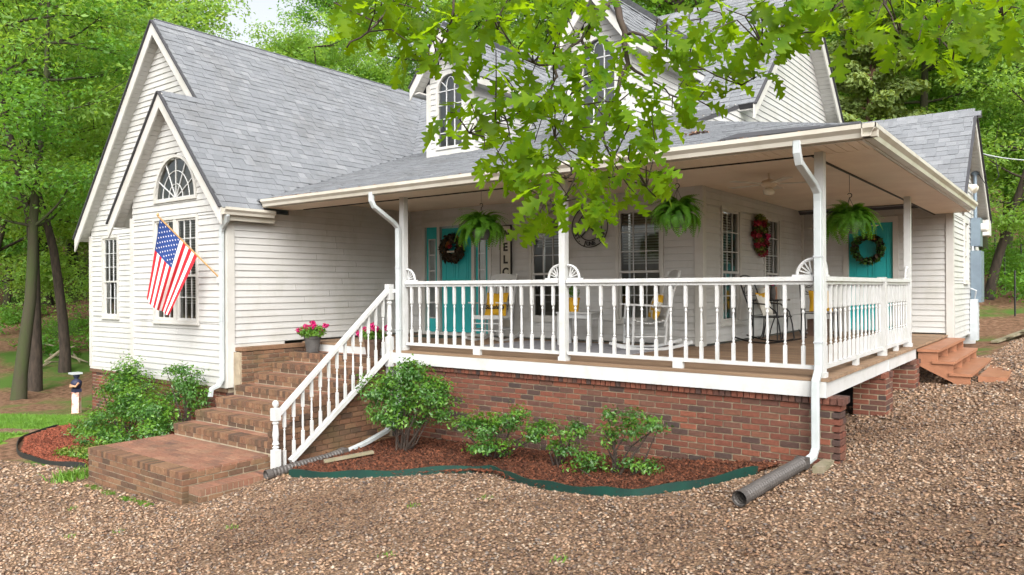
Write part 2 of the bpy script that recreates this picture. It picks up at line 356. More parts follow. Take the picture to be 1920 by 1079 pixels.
def build_ground():
    xs = axis_pts(-110, 90, -15, 7, .22, 6); ys = axis_pts(-60, 130, -8, 12, .22, 6)
    X, Y = np.meshgrid(xs, ys); Z = gz(X, Y).copy()
    m = (np.abs(X+4) < 14) & (Y > -9) & (Y < 14); Z += np.where(m, (rng.random(Z.shape)-.5)*.016, (rng.random(Z.shape)-.5)*.08)
    V = np.c_[X.ravel(), Y.ravel(), Z.ravel()]; nx, ny = len(xs), len(ys); i = np.arange(nx*ny).reshape(ny, nx)
    Fq = np.c_[i[:-1, :-1].ravel(), i[:-1, 1:].ravel(), i[1:, 1:].ravel(), i[1:, :-1].ravel()]
    gr = (inpoly(GRAVEL, X, Y) | inpoly(PATH, X, Y)).astype(float); ga = inpoly(LAWN, X, Y) | ((X > 1.5) & (Y > 15) & (Y < 60)) | ((X > 5) & (Y > 10))
    me = quads_mesh('ground', V, Fq, 'ground_mix', {'gravel': gr.ravel(), 'grass': ga.astype(float).ravel()}, True)
    tag(link(bpy.data.objects.new('ground', me)), 'gravel drive and leaf-littered woodland ground around the house', None, None, 'structure')
build_ground()
def scatter(name, label, m, pts, size, flat, zoff=.0, aniso=1., cat=None):   # octahedral chips, one mesh
    n = len(pts); base = np.array([(1, 0, 0), (0, 1, 0), (-1, 0, 0), (0, -1, 0), (0, 0, 1), (0, 0, -1.)]); tri = np.array([(0, 1, 4), (1, 2, 4), (2, 3, 4), (3, 0, 4), (1, 0, 5), (2, 1, 5), (3, 2, 5), (0, 3, 5)])
    s = size*rng.uniform(.55, 1.35, (n, 1)); V = base[None]*np.stack([s*aniso*rng.uniform(.8, 1.2, (n, 1)), s*rng.uniform(.6, 1, (n, 1)), s*flat*rng.uniform(.6, 1.3, (n, 1))], 2)
    V = V*rng.uniform(.7, 1.2, (n, 6, 1)); V[:, 4:, :2] += (rng.random((n, 2, 2))-.5)*s[:, :, None]*.9
    a = rng.uniform(0, 6.283, n); t = rng.normal(0, .3, n); ca, sa, ct, st = np.cos(a), np.sin(a), np.cos(t), np.sin(t)
    x, y, z = V[..., 0], V[..., 1], V[..., 2]; x, z = x*ct[:, None]+z*st[:, None], -x*st[:, None]+z*ct[:, None]
    x, y = x*ca[:, None]-y*sa[:, None], x*sa[:, None]+y*ca[:, None]
    zz = gz(pts[:, 0], pts[:, 1])+zoff+rng.uniform(0, size*.5, n)
    V = np.stack([x+pts[:, :1], y+pts[:, 1:2], z+zz[:, None]], 2).reshape(-1, 3)
    Fq = (tri[None]+np.arange(n)[:, None, None]*6).reshape(-1, 3)
    o = link(bpy.data.objects.new(name, quads_mesh(name, V, Fq, m, {'rnd': np.repeat(rng.random(n), 6)})))
    return tag(o, label, cat, None, 'stuff')
def sample(poly, n, excl=(), ahead=None):
    P = np.array(poly); q = rng.uniform(P.min(0), P.max(0), (n, 2)); k = inpoly(poly, q[:, 0], q[:, 1])
    for e in excl: k &= ~inpoly(e, q[:, 0], q[:, 1])
    d = (np.c_[q, np.full(n, -1.)]-CAM); z = d@_F; x = d@_R/np.maximum(z, .1)*FPX
    k &= (z > 3.3) & (np.abs(x) < 1040)
    if ahead: k &= (z > ahead[0]) & (z < ahead[1])
    return q[k]
STEPS = [(-8.85, -3.3), (-5.88, -3.3), (-5.88, -2.15), (-6.1, 0), (-8.85, 0)]
p1 = sample(GRAVEL, 900000, (BED, BED2, STEPS), (3.3, 9)); p2 = sample(GRAVEL, 420000, (BED, BED2, STEPS), (9, 30))
scatter('gravel', 'loose tan and brown pebble gravel of the drive', 'pebble', np.r_[p1[:78000]], .0205, .45)
scatter('gravel', 'pebble gravel farther along the drive beside the wooden steps', 'pebble', p2[:45000], .028, .45)
def bed_sheet(name, poly, m, h, label):
    P = np.array(poly); xs = np.arange(P[:, 0].min(), P[:, 0].max(), .09); ys = np.arange(P[:, 1].min(), P[:, 1].max(), .09)
    q = np.array([(x, y) for x in xs for y in ys]); return q
def mulch(poly, n, m, label, h):
    c_ = np.mean(poly, 0); poly = [tuple(c_+(np.array(p)-c_)*(.975, .93)) for p in poly]; q = sample(poly, n); scatter('mulch', label, m, q, .026, .28, h, 1.9)
mulch(BED, 90000, 'mulch_chip', 'dark red bark mulch in the bed along the porch brick wall', .03)
mulch(BED2, 70000, 'mulch_chip_pale', 'orange red mulch in the bed beside the gabled wing', .03)
# flexible edging
def edging(name, pts, h, m, label, lift=.0):
    L = np.array(pts, float); q = []
    for i in range(len(L)-1):
        p0, p1_, p2_, p3 = L[max(i-1, 0)], L[i], L[i+1], L[min(i+2, len(L)-1)]
        for t in np.linspace(0, 1, 6, endpoint=False): q.append(.5*((2*p1_)+(-p0+p2_)*t+(2*p0-5*p1_+4*p2_-p3)*t*t+(-p0+3*p1_-3*p2_+p3)*t**3))
    q.append(L[-1]); vs, fs = [], []
    for i, (x, y) in enumerate(q):
        t = np.array(q[min(i+1, len(q)-1)])-np.array(q[max(i-1, 0)]); t = t/np.linalg.norm(t); nx, ny = -t[1]*.006, t[0]*.006; z = gz(x, y)+.012*math.sin(i*.9)+lift
        vs += [(x-nx, y-ny, z-.05), (x-nx, y-ny, z+h), (x+nx, y+ny, z+h), (x+nx, y+ny, z-.05)]
        if i: b = i*4; fs += [(b-4+j, b+j, b+(j+1) % 4, b-4+(j+1) % 4) for j in range(4)]
    fs += [(0, 1, 2, 3), (len(vs)-1, len(vs)-2, len(vs)-3, len(vs)-4)]
    o = MB(); o.add(vs, fs); return tag(o.obj(name, m, None), label, 'edging')
edging('garden_edging', BED[:11], .082, 'edging', 'wavy dark green plastic edging strip round the porch mulch bed')
edging('garden_edging', BED2[1:6], .07, 'edging_black', 'black edging strip round the bed beside the gabled wing')
# ------------------------------------------------------------------ the house
house = thing('house', 'white lap-sided house with steep grey shingled gables, dormers and wraparound porch roof', 'house', (-6, 3, -.2))
XU, YU, ZU = (1, 0, 0), (0, 1, 0), (0, 0, 1)
boards = Pieces(LAP, 'siding', 'siding_board'); tabs = Pieces(BOX8, 'shingle', 'shingle'); soff = Pieces(BOX8, 'trim', 'soffit_panel'); soffb = Pieces(BOX8, 'soffit', 'porch_soffit_panel')
def pt(O, u, a, z, n=(0, 0, 0), k=0): return (O[0]+u[0]*a+n[0]*k, O[1]+u[1]*a+n[1]*k, z)
def wall(name, O, u, n, z0, z1, ext, holes=(), exp=.107):
    mb = MB(); segs = []; z = z0
    brk = [b for hf in holes for b in getattr(hf, 'zb', ())]; zs_ = []
    while z < z1-.02:
        e_ = [z]+sorted(b for b in brk if z+.004 < b < min(z+exp, z1)-.004)+[min(z+exp, z1)]; zs_ += list(zip(e_[:-1], e_[1:])); z += exp
    for z, zt_ in zs_:
        h = zt_-z; zm = z+h/2; e = ext(zm)
        if e and e[1]-e[0] > .03:
            cuts = sorted([c for c in (hf(zm) for hf in holes) if c]); a = e[0]
            for c0, c1 in cuts+[(e[1], e[1])]:
                if min(c0, e[1])-a > .015:
                    b = min(c0, e[1])
                    if b-a > 2.6: m_ = a+(b-a)*random.uniform(.3, .7); segs += [(a, m_-.0015, z, h), (m_+.0015, b, z, h)]
                    else: segs.append((a, b, z, h))
                a = max(a, c1)
    for a, b, z, h in segs:
        mb.add([pt(O, u, a, z, n, -.012), pt(O, u, b, z, n, -.012), pt(O, u, b, z+h, n, -.012), pt(O, u, a, z+h, n, -.012)], [(0, 1, 2, 3)])
    p = mb.obj(name, 'room', house)
    for a, b, z, h in segs:
        m = (a+b)/2; boards.add(basis(u, n, ZU, pt(O, u, m, z+h/2), (b-a, .018, h)), p, (b-a)*h*6)
    return p
def hole(u0, u1, z0, z1):
    f_ = lambda z: (u0, u1) if z0 < z < z1 else None
    f_.zb = (z0, z1); return f_
def archhole(uc, r, z0, zs, zr):    # straight sides to zs then half ellipse of height zr
    def f(z):
        if z < z0 or z > zs+zr: return None
        if z <= zs: return (uc-r, uc+r)
        k = r*math.sqrt(max(0, 1-((z-zs)/zr)**2)); return (uc-k, uc+k)
    return f
def L(u, n, O):     # local (a, z, k) -> world
    return Matrix(((u[0], 0, n[0], O[0]), (u[1], 0, n[1], O[1]), (0, 1, 0, 0), (0, 0, 0, 1)))
def window(O, u, n, u0, u1, z0, z1, cols=3, rows=(3, 2), blind=.6, units=1, trimw=.05, mat_b='blind', parent=None):
    M = L(u, n, O); t = trimw
    def bx(mb, a, b): return mb.box(a, b, M)
    f = MB(); bx(f, (u0-t, z0-t, -.05), (u1+t, z0, .04)); bx(f, (u0-t, z1, -.05), (u1+t, z1+t, .04)); bx(f, (u0-t, z0, -.05), (u0, z1, .04)); bx(f, (u1, z0, -.05), (u1+t, z1, .04))
    bx(f, (u0-t-.02, z0-t-.025, 0), (u1+t+.02, z0-t, .06))
    for i in range(1, units): um = u0+(u1-u0)*i/units; bx(f, (um-.04, z0, -.05), (um+.04, z1, .036))
    wobj = f.obj('window', 'trim', parent or house)
    sash = MB(); mun = MB(); zm = z0+(z1-z0)*.44; g = MB()
    for k in range(units):
        a0 = u0+(u1-u0)*k/units+(.04 if k else 0); a1 = u0+(u1-u0)*(k+1)/units-(.04 if k < units-1 else 0); s = .035
        for b0, b1, nr, dep in ((z0, zm+.02, rows[1], -.02), (zm-.02, z1, rows[0], 0.002)):
            bx(sash, (a0, b0, dep-.02), (a0+s, b1, dep+.012)); bx(sash, (a1-s, b0, dep-.02), (a1, b1, dep+.012)); bx(sash, (a0+s, b0, dep-.02), (a1-s, b0+s, dep+.012)); bx(sash, (a0+s, b1-s, dep-.02), (a1-s, b1, dep+.012))
            A0, A1, B0, B1 = a0+s, a1-s, b0+s, b1-s
            for i in range(1, cols): x = A0+(A1-A0)*i/cols; bx(mun, (x-.007, B0, dep-.008), (x+.007, B1, dep+.006))
            for j in range(1, nr): y = B0+(B1-B0)*j/nr; bx(mun, (A0, y-.007, dep-.0075), (A1, y+.007, dep+.0065))
            for i in range(cols):
                for j in range(nr):
                    q = MB(); x0 = A0+(A1-A0)*i/cols; x1 = A0+(A1-A0)*(i+1)/cols; y0 = B0+(B1-B0)*j/nr; y1 = B0+(B1-B0)*(j+1)/nr
                    q.add([M @ Vector(v) for v in ((x0, y0, dep-.01), (x1, y0, dep-.01), (x1, y1, dep-.01), (x0, y1, dep-.01))], [(0, 1, 2, 3)]); q.obj('pane', 'glass', wobj)
        if blind:
            zb = z1-(z1-z0)*blind; z = z1-.05
            while z > zb: bx(g, (a0+.02, z, -.122), (a1-.02, z+.024, -.118)); z -= .045; 
            for k_ in range(len(g.v)-8, len(g.v)): pass
    sash.obj('sash', 'trim', wobj); mun.obj('muntin_grid', 'white_paint', wobj)
    if blind: g.obj('blind', mat_b, wobj)
    r = MB(); bx(r, (u0-.02, z0-.02, -.45), (u1+.02, z1+.02, -.43)); bx(r, (u0-.1, z0-.02, -.43), (u0-.06, z1, -.06)); bx(r, (u1+.06, z0-.02, -.43), (u1+.1, z1, -.06)); bx(r, (u0-.1, z1+.06, -.43), (u1+.1, z1+.1, -.06)); bx(r, (u0-.1, z0-.1, -.43), (u1+.1, z0-.06, -.06))
    r.obj('room_recess', 'room', wobj)
    return wobj
def arch_window(O, u, n, uc, r, z0, zs, zr, spokes=True, cols=3, rows=4, parent=None):
    M = L(u, n, O); N = 20
    def curve(k): return [(uc+(r+k)*math.cos(math.pi*i/N), zs+(zr+k)*math.sin(math.pi*i/N)) for i in range(N+1)]
    f = MB(); a, b = curve(.05), curve(0)
    inn = [(uc+r, z0)]*(zs > z0)+b+[(uc-r, z0)]*(zs > z0); out = [(uc+r+.05, z0-.05)]+a+[(uc-r-.05, z0-.05)]
    if zs <= z0: out = a; inn = b
    vs = [M @ Vector((x, z, k)) for x, z in out for k in (-.05, .04)]+[M @ Vector((x, z, k)) for x, z in inn for k in (-.05, .04)]; n_ = len(out); o2 = 2*n_; fs = []
    for i in range(n_-1):
        fs += [(2*i+1, 2*i+3, o2+2*i+3, o2+2*i+1), (2*i, 2*i+2, 2*i+3, 2*i+1), (o2+2*i, o2+2*i+1, o2+2*i+3, o2+2*i+2), (2*i, o2+2*i, o2+2*i+2, 2*i+2)]
    f.add(vs, fs); f.box((uc-r-.05, z0-.05, -.05), (uc+r+.05, z0, .042), M)
    wobj = f.obj('window', 'trim', parent or house)
    g = MB(); g.add([M @ Vector((x, z, -.012)) for x, z in [(uc-r, z0), (uc+r, z0)]+([] if zs > z0 else [])+b[0 if zs > z0 else 1:N+1 if zs > z0 else N]], [tuple(range(2+(N+1 if zs > z0 else N-1)))]); g.obj('pane', 'glass', wobj)
    m = MB()
    if spokes:
        for q in (.36, .68): m.tube([M @ Vector((uc+r*q*math.cos(math.pi*i/14), zs+zr*q*math.sin(math.pi*i/14), 0)) for i in range(15)], .008, 5)
        for an in (28, 60, 90, 120, 152): m.bar(M @ Vector((uc, zs, 0)), M @ Vector((uc+r*math.cos(R(an)), zs+zr*math.sin(R(an)), 0)), .014)
    else:
        for i in range(1, cols): x = uc-r+2*r*i/cols; m.bar(M @ Vector((x, z0, 0)), M @ Vector((x, zs+zr*.25, 0)), .016)
        for j in range(1, rows+1): z = z0+(zs-z0)*j/rows; m.bar(M @ Vector((uc-r, z, 0)), M @ Vector((uc+r, z, 0)), .016)
        for an in (50, 130): m.bar(M @ Vector((uc+(r/3 if an < 90 else -r/3)*1., zs+zr*.25, 0)), M @ Vector((uc+r*.75*(1 if an < 90 else -1), zs+zr*.62, 0)), .014)
        m.tube([M @ Vector((uc+r/3*math.cos(math.pi*i/8), zs+zr*.25+r*.6*math.sin(math.pi*i/8), 0)) for i in range(9)], .008, 5)
    m.obj('muntin_grid', 'white_paint', wobj)
    c = MB(); c.box((uc-r-.05, z0-.05, -.4), (uc+r+.05, zs+zr+.05, -.38), M); c.obj('room_recess', 'room', wobj)
    return wobj
def trimbox(a, b, name='trim_board', m='trim', parent=None): return MB().box(a, b).obj(name, m, parent or house)
NEGY = (0, -1, 0); POSX = (1, 0, 0); NEGX = (-1, 0, 0)
# roof planes
WR = lambda x: 4.27-1.128*(x+10.41)          # wing right slope height
WRX = lambda z: -10.41-(z-4.27)/1.128
BX, BZ = -11.95, WR(-11.95)                  # wing ridge
BL = lambda z: BX-(BZ-z)/1.2                 # big gable left rake x
SX, SZ = -10.41, 4.27
SL = lambda z: SX-(SZ-z)/1.163
MAINZ = lambda y: .93*y-.25
MR_Y, MR_Z = 7.75, MAINZ(7.75)
PZ = lambda y: 2.34+.32*(y+.52)
XWING = -8.72
# wing walls
wo_ = (0, -1.05, 0)
wall('wall', wo_, XU, NEGY, -.62, SZ-.12, lambda z: (max(-11.78, SL(z+.12)), min(XWING, WRX(z+.12))), [hole(-10.98, -9.58, .36, 2.12), archhole(-10.28, .68, 2.44, 2.44, .74)])
window(wo_, XU, NEGY, -10.95, -9.6, .38, 2.1, units=2, blind=.85)
arch_window(wo_, XU, NEGY, -10.28, .64, 2.46, 2.46, .70)
wb = (0, -.37, 0)
def ext_big(z):
    r = WRX(z+.12)
    if z < 2.62: r = -11.7
    elif z < SZ: r = min(r, SL(z)+.3)
    return (max(-15.0, BL(z+.12)), r)
wall('wall', wb, XU, NEGY, -.74, BZ-.12, ext_big, [hole(-14.44, -13.76, .34, 2.0)])
window(wb, XU, NEGY, -14.41, -13.79, .36, 1.98, blind=.5)
wx = (XWING, 0, 0)
wall('wall', wx, YU, POSX, .02, 2.46, lambda z: (-1.05 if z < 2.2 else .1, 3.0))
# porch walls
wd = (0, 3.0, 0)
wall('wall', wd, XU, NEGY, .02, 2.66, lambda z: (XWING, -2.52), [hole(-8.36, -6.6, -.2, 2.16), hole(-5.72, -4.96, .36, 2.14), hole(-3.97, -3.16, .36, 2.16)])
window(wd, XU, NEGY, -5.68, -5.0, .38, 2.12, blind=.3)
window(wd, XU, NEGY, -3.94, -3.19, .38, 2.14, blind=.5)
wr = (-2.52, 0, 0)
wall('wall', wr, YU, POSX, .02, 2.66, lambda z: (3.0, 8.14), [hole(3.72, 4.55, .33, 2.17), hole(5.76, 6.62, .33, 2.17)])
window(wr, YU, POSX, 3.76, 4.51, .35, 2.15, blind=.5)
window(wr, YU, POSX, 5.8, 6.58, .35, 2.15, blind=1)
wk = (0, 8.14, 0)
wall('wall', wk, XU, NEGY, .02, 2.6, lambda z: (-2.52, .16), [hole(-1.7, -.74, -.2, 2.2)])
RWZ = lambda y: 2.42+1.026*(y-7.85)
RWY, RWT = 9.75, RWZ(9.75); RB = (RWT-2.35)/(12.75-RWY)
wall('wall', (.16, 0, 0), YU, POSX, -.12, RWT-.1, lambda z: (8.14 if z < 2.6 else 7.85+(z+.12-2.42)/1.026, 12.6 if z < 2.35 else RWY+(RWT-.1-z)/RB), [hole(9.8, 10.4, 1.0, 2.2)])
window((.16, 0, 0), YU, POSX, 9.83, 10.37, 1.02, 2.18, cols=2, rows=(2, 2), blind=0, trimw=.06)
wall('wall', (-2.52, 0, 0), YU, POSX, 3.1, MR_Z-.1, lambda z: ((z+.12+.25)/.93 if z > 3.95 else (z-2.506)/.32+.06, MR_Y+(MR_Z-.1-z)/.96))
# plain walls nobody sees: they close the house
b_ = MB(); b_.box((-15, 12.5, -1.4), (.1, 12.6, 3.2)); b_.box((-15.02, -.3, -1.6), (-14.98, 12.5, 2.05)); b_.box((-15, -.25, -.2), (-8.8, 12.5, -.1)); b_.box((-8.8, 3.1, -.2), (-2.6, 12.5, -.1)); b_.box((-2.6, 8.3, -.2), (.1, 12.5, -.1)); b_.obj('back_wall', 'siding', house)
# corner boards
for a, b in (((-11.83, -1.085, -.62), (-11.72, -.37, 2.2)), ((XWING-.09, -1.082, -.66), (XWING+.026, -1.0, 2.25)), ((XWING+.004, -1.079, -.66), (XWING+.03, -.95, 2.2)), ((-15.05, -.405, -.74), (-14.94, -.34, 2.05)),
             ((-2.62, 2.968, 0), (-2.488, 3.0, 2.66)), ((-2.52, 2.966, 0), (-2.486, 3.09, 2.66)), ((.07, 8.106, -.1), (.194, 8.14, 2.6)), ((.16, 8.104, -.1), (.196, 8.23, 2.6)), ((-2.52, 8.05, 0), (-2.48, 8.14, 2.6)),
             ((XWING, 2.93, 0), (XWING+.04, 3.0, 2.6)), ((XWING+.019, -1.0, -.03), (XWING+.035, -.02, .02)), ((XWING+.019, -1.0, -.62), (XWING+.035, -.93, -.03)), ((-15.03, -.4, -.79), (-11.8, -.36, -.74)), ((-11.8, -1.08, -.67), (XWING, -1.04, -.62))):
    trimbox(a, b)
# brick under the wing
bricks_h = Pieces(UB, 'brick', 'brick')
def brick_face(pieces, part, O, u, n, length, z1, zbot, bl=.2, bh=.068, depth=.09, joint=.014, seed=0, off=0):
    z = z1; r = 0
    while True:
        z -= bh
        a = -bl*((r*.5+off) % 1.0)
        while a < length:
            a0, a1 = max(a, 0), min(a+bl, length); m = (a0+a1)/2
            if a1-a0 > .03 and z+bh > zbot(m)-.03:
                c = pt(O, u, m, z+bh/2, n, -depth/2+random.uniform(-.0015, .002))
                pieces.box(c, (a1-a0-joint, depth, bh-joint), part, Matrix.Rotation(math.atan2(u[1], u[0]), 4, 'Z') @ Matrix.Rotation(random.gauss(0, .004), 4, 'Y'))
            a += bl
        r += 1
        if z < min(zbot(0), zbot(length), zbot(length/2))-.05: break
fw = MB().box((-15.0, -.36, -1.95), (-11.8, -.25, -.79)).box((-11.78, -1.035, -1.9), (XWING-.02, -.9, -.67)).obj('foundation_wall', 'mortar', house)
brick_face(bricks_h, fw, (-15.02, -.37, 0), XU, NEGY, 3.25, -.86, lambda a: -1.75)
brick_face(bricks_h, fw, (-11.8, -1.045, 0), XU, NEGY, 3.1, -.74, lambda a: -1.65)
MB().box((-15.05, -.40, -.86), (-11.83, -.25, -.795)).box((-11.81, -1.075, -.74), (XWING-.03, -.9, -.675)).obj('brick_ledge', 'step_brick', fw)
bricks_h.flush(fw)
# ------------------------------------------------------------------ roofs
def nrm(u, v): a = Vector(u).cross(Vector(v)).normalized(); return tuple(a)
def shingle_plane(parent, O, u, v, vmax, ext, exp=.142):
    u = Vector(u).normalized(); v = Vector(v).normalized(); n = u.cross(v).normalized(); O = Vector(O); r = 0; y = 0
    vt = (v-n*.05).normalized(); nt_ = u.cross(vt)
    while y < vmax:
        e = ext(y+exp/2)
        if e and e[1]-e[0] > .04:
            a = e[0]-random.uniform(0, .25)
            while a < e[1]:
                wd_ = random.choice((.13, .16, .18, .2, .25)); a0, a1 = max(a, e[0]), min(a+wd_, e[1])
                if a1-a0 > .02:
                    lift = random.choice((0, 0, .002, .006)); c = O+u*((a0+a1)/2)+v*(y+exp*.62+random.uniform(-.003, .003))+n*(.008+lift)
                    tabs.add(basis(u, vt, nt_, c, (a1-a0-.004, exp*1.28, .015)), parent, (a1-a0))
                a += wd_
        y += exp; r += 1
def slab(name, pts, th=.09, m='roof_under'):
    P = [Vector(p) for p in pts]; n = (P[1]-P[0]).cross(P[2]-P[0]).normalized()
    if n.z < 0: n = -n; P = P[::-1]
    return MB().poly(P, th, n).obj(name, m, house)
EAVE = -8.56; ZE = WR(EAVE)
# wing, right slope (seen), left slopes
rw_ = slab('roof', [(EAVE, -1.25, ZE), (SX, -1.25, SZ), (SX, -.57, SZ), (BX, -.57, BZ), (BX, 7.2, BZ), (WRX(3.95), 4.52, 3.95), (WRX(2.34), -.5, 2.34), (EAVE, -.5, ZE)])
sl_ = slab('roof', [(SX, -1.25, SZ-.004), (SX, -.3, SZ-.004), (SL(2.12), -.3, 2.12), (SL(2.12), -1.25, 2.12)], m='trim'); kl = 1/math.hypot(1, 1.163); shingle_plane(sl_, (SL(2.12)-.02, 0, 2.1), (0, -1, 0), (kl, 0, 1.163*kl), (SZ-2.12)/(1.163*kl), lambda v: (.3, 1.26))
bl_ = slab('roof', [(BX, -.57, BZ-.004), (BX, 12.5, BZ-.004), (BL(2.0), 12.5, 2.0), (BL(2.0), -.57, 2.0)], m='trim'); kl2 = 1/math.hypot(1, 1.2); shingle_plane(bl_, (BL(2.0)-.02, 0, 1.98), (0, -1, 0), (kl2, 0, 1.2*kl2), (BZ-2.0)/(1.2*kl2), lambda v: (-6, .58))
k_ = 1/math.hypot(1, 1.128); vW = (-k_, 0, 1.128*k_)
def extW(v):
    z = ZE+v*vW[2]; y1 = -.5 if z < 2.34 else ((z-2.506)/.32 if z < 3.95 else (z+.25)/.93)
    return (-1.26 if z < SZ-.02 else -.58, y1)
shingle_plane(rw_, (EAVE+.02, 0, ZE-.02), YU, vW, (BZ-ZE)/vW[2], extW)
cap = Pieces(BOX8, 'shingle', 'ridge_shingle')
def ridge_caps(p, q, parent, w=.15):
    p, q = Vector(p), Vector(q); d = (q-p); Ln = d.length; d.normalize(); a = 0
    while a < Ln-.05:
        for sgn in (-1, 1):
            side = d.cross(Vector((0, 0, 1))).normalized()*sgn; dn = (side*.68-Vector((0, 0, .73))).normalized(); nn = d.cross(dn).normalized(); nn = nn if nn.z > 0 else -nn
            c = p+d*(a+.1)+dn*w*.5+nn*(.022+random.uniform(0, .006)); cap.add(basis(d, dn, nn, c, (.185, w, .008)), parent, .2)
        a += .14
ridge_caps((BX, -.57, BZ+.0), (BX, 7.3, BZ+.0), rw_); ridge_caps((SX, -1.25, SZ), (SX, -.6, SZ), rw_)
# main roof
zj = 3.95
mr = slab('roof', [(WRX(zj), 4.52, zj), (-2.25, 4.52, zj), (-2.25, MR_Y, MR_Z), (-12.0, MR_Y, MR_Z), (-12, 7.2, MAINZ(7.2))])
slab('roof', [(-12, MR_Y, MR_Z-.004), (-2.25, MR_Y, MR_Z-.004), (-2.25, 11.2, MR_Z-.96*(11.2-MR_Y)), (-12, 11.2, MR_Z-.96*(11.2-MR_Y))])
k2 = 1/math.hypot(1, .93); vM = (0, k2, .93*k2)
shingle_plane(mr, (0, 4.52, zj), XU, vM, (MR_Z-zj)/vM[2], lambda v: (WRX(zj+v*vM[2]) if zj+v*vM[2] < BZ else -12, -2.23))
ridge_caps((-12, MR_Y, MR_Z), (-2.25, MR_Y, MR_Z), mr)
# porch roof: front, side
pf = slab('roof', [(WRX(2.34), -.5, 2.34), (.52, -.52, 2.34), (-2.5, 2.5, PZ(2.5)), (-2.5, 4.52, zj), (WRX(zj), 4.52, zj)], .06)
ps = slab('roof', [(.52, -.52, 2.336), (.52, 7.85, 2.336), (-2.5, 8.6, PZ(2.5)), (-2.5, 2.5, PZ(2.5)-.004)], .06)
k3 = 1/math.hypot(1, .32); vP = (0, k3, .32*k3)
shingle_plane(pf, (0, -.55, 2.33), XU, vP, 5.05/k3, lambda v: (WRX(2.34+v*vP[2]), -(-.55+v*vP[1]) if v*vP[1] < 3.05 else -2.5))
shingle_plane(ps, (.55, 0, 2.33), YU, (-k3, 0, .32*k3), 3.05/k3, lambda v: (-.52+v*k3, 7.9+v*.1))
ridge_caps((.5, -.5, 2.35), (-2.5, 2.5, PZ(2.5)+.01), pf, .12)
MB().poly([(-.9, -.4, PZ(-.4)+.03), (.5, -.5, 2.38), (.42, -.2, 2.46), (-.8, -.1, PZ(-.1)+.04)], .004, (0, 0, 1)).obj('lifted_flap', 'roof_under', pf)
# rear wing
rr = slab('roof', [(-2.5, 7.85, 2.42), (.36, 7.85, 2.42), (.36, RWY, RWT), (-2.5, RWY, RWT)])
slab('roof', [(-2.5, RWY, RWT-.004), (.36, RWY, RWT-.004), (.36, 12.75, 2.35), (-2.5, 12.75, 2.35)])
k4 = 1/math.hypot(1, 1.026); shingle_plane(rr, (0, 7.83, 2.4), XU, (0, k4, 1.026*k4), (RWT-2.4)/(1.026*k4), lambda v: (-2.5, .38))
ridge_caps((-2.5, RWY, RWT), (.37, RWY, RWT), rr); MB().tube([(-.8, 10.6, RWT-.8), (-.8, 10.6, RWT+.12)], .05).obj('vent_pipe', 'black_metal', rr)
# rake boards, drip edges and soffits
def rake(p, q, drop=.17, th=.03, nout=(0, -1, 0), wallk=.2, soffit=True, m='trim'):
    p, q = Vector(p), Vector(q); d = (q-p).normalized(); no = Vector(nout); dn = d.cross(no); dn = dn if dn.z < 0 else -dn
    mb = MB(); a, b = p-Vector((0, 0, .012)), q-Vector((0, 0, .012)); pv_ = Vector((0, 0, -drop/abs(dn.z))); V = [a, b, b+pv_, a+pv_]; mb.poly([v+no*th for v in V], th, no); o = mb.obj('rake_board', m, house)
    mb = MB(); mb.bar(a+no*(th+.012)-dn*.012, b+no*(th+.012)-dn*.012, .05, .022, up=tuple(-dn)); mb.obj('drip_edge', 'roof_under', o)
    if soffit:
        Ln = (q-p).length; s = 0; off = dn*(drop*.62)
        while s < Ln-.02:
            e = min(.1, Ln-s); c = p+d*(s+e/2)+off-no*(wallk/2); soff.add(basis(d, tuple(-no), tuple(-dn), c, (e-.006, wallk, .01)), o, .1); s += .1
    return o
rake((SX, -1.25, SZ), (EAVE, -1.25, ZE)); rake((SX, -1.25, SZ), (SL(2.12), -1.25, 2.12))
rake((BX, -.57, BZ), (WRX(SZ-.02), -.57, SZ-.02)); rake((BX, -.57, BZ), (BL(2.0), -.57, 2.0))
rake((-2.25, MR_Y, MR_Z), (-2.25, 4.5, MAINZ(4.5)), nout=POSX, wallk=.27); rake((-2.25, MR_Y, MR_Z), (-2.25, 11.2, MR_Z-.96*(11.2-MR_Y)), nout=POSX, wallk=.27)
rake((.36, RWY, RWT), (.36, 7.85, 2.42), nout=POSX); rake((.36, RWY, RWT), (.36, 12.75, 2.35), nout=POSX)
MB().box((.17, 12.3, 2.05), (.4, 12.8, 2.4)).obj('eave_return', 'trim', house)
# gutters
def gutter(p, q, out, parent=None):
    p, q, no = Vector(p), Vector(q), Vector(out); prof = [(0, 0), (0, -.115), (.075, -.115), (.085, -.075), (.12, -.04), (.12, 0), (.112, 0), (.112, -.03), (.07, -.10), (.008, -.10), (.008, 0)]
    vs = [e+no*a+Vector((0, 0, b)) for e in (p, q) for a, b in prof]; n = len(prof)
    return MB().add(vs, [(i, (i+1) % n, (i+1) % n+n, i+n) for i in range(n)]+[tuple(range(n)), tuple(range(2*n-1, n-1, -1))]).obj('gutter', 'gutter', parent or house)
gutter((-8.45, -.52, 2.345), (.64, -.52, 2.345), NEGY); gutter((.52, -.64, 2.345), (.52, 7.5, 2.345), POSX); gutter((EAVE+.02, -1.27, ZE-.005), (EAVE+.02, -.36, ZE-.005), POSX)
trimbox((-8.5, -.52, 2.222), (.5, -.49, 2.335), 'fascia', 'gutter'); trimbox((.49, -.52, 2.222), (.52, 7.6, 2.335), 'fascia', 'gutter'); trimbox((EAVE-.06, -1.2, ZE-.2), (EAVE+.015, -.3, ZE-.02), 'fascia', 'gutter')
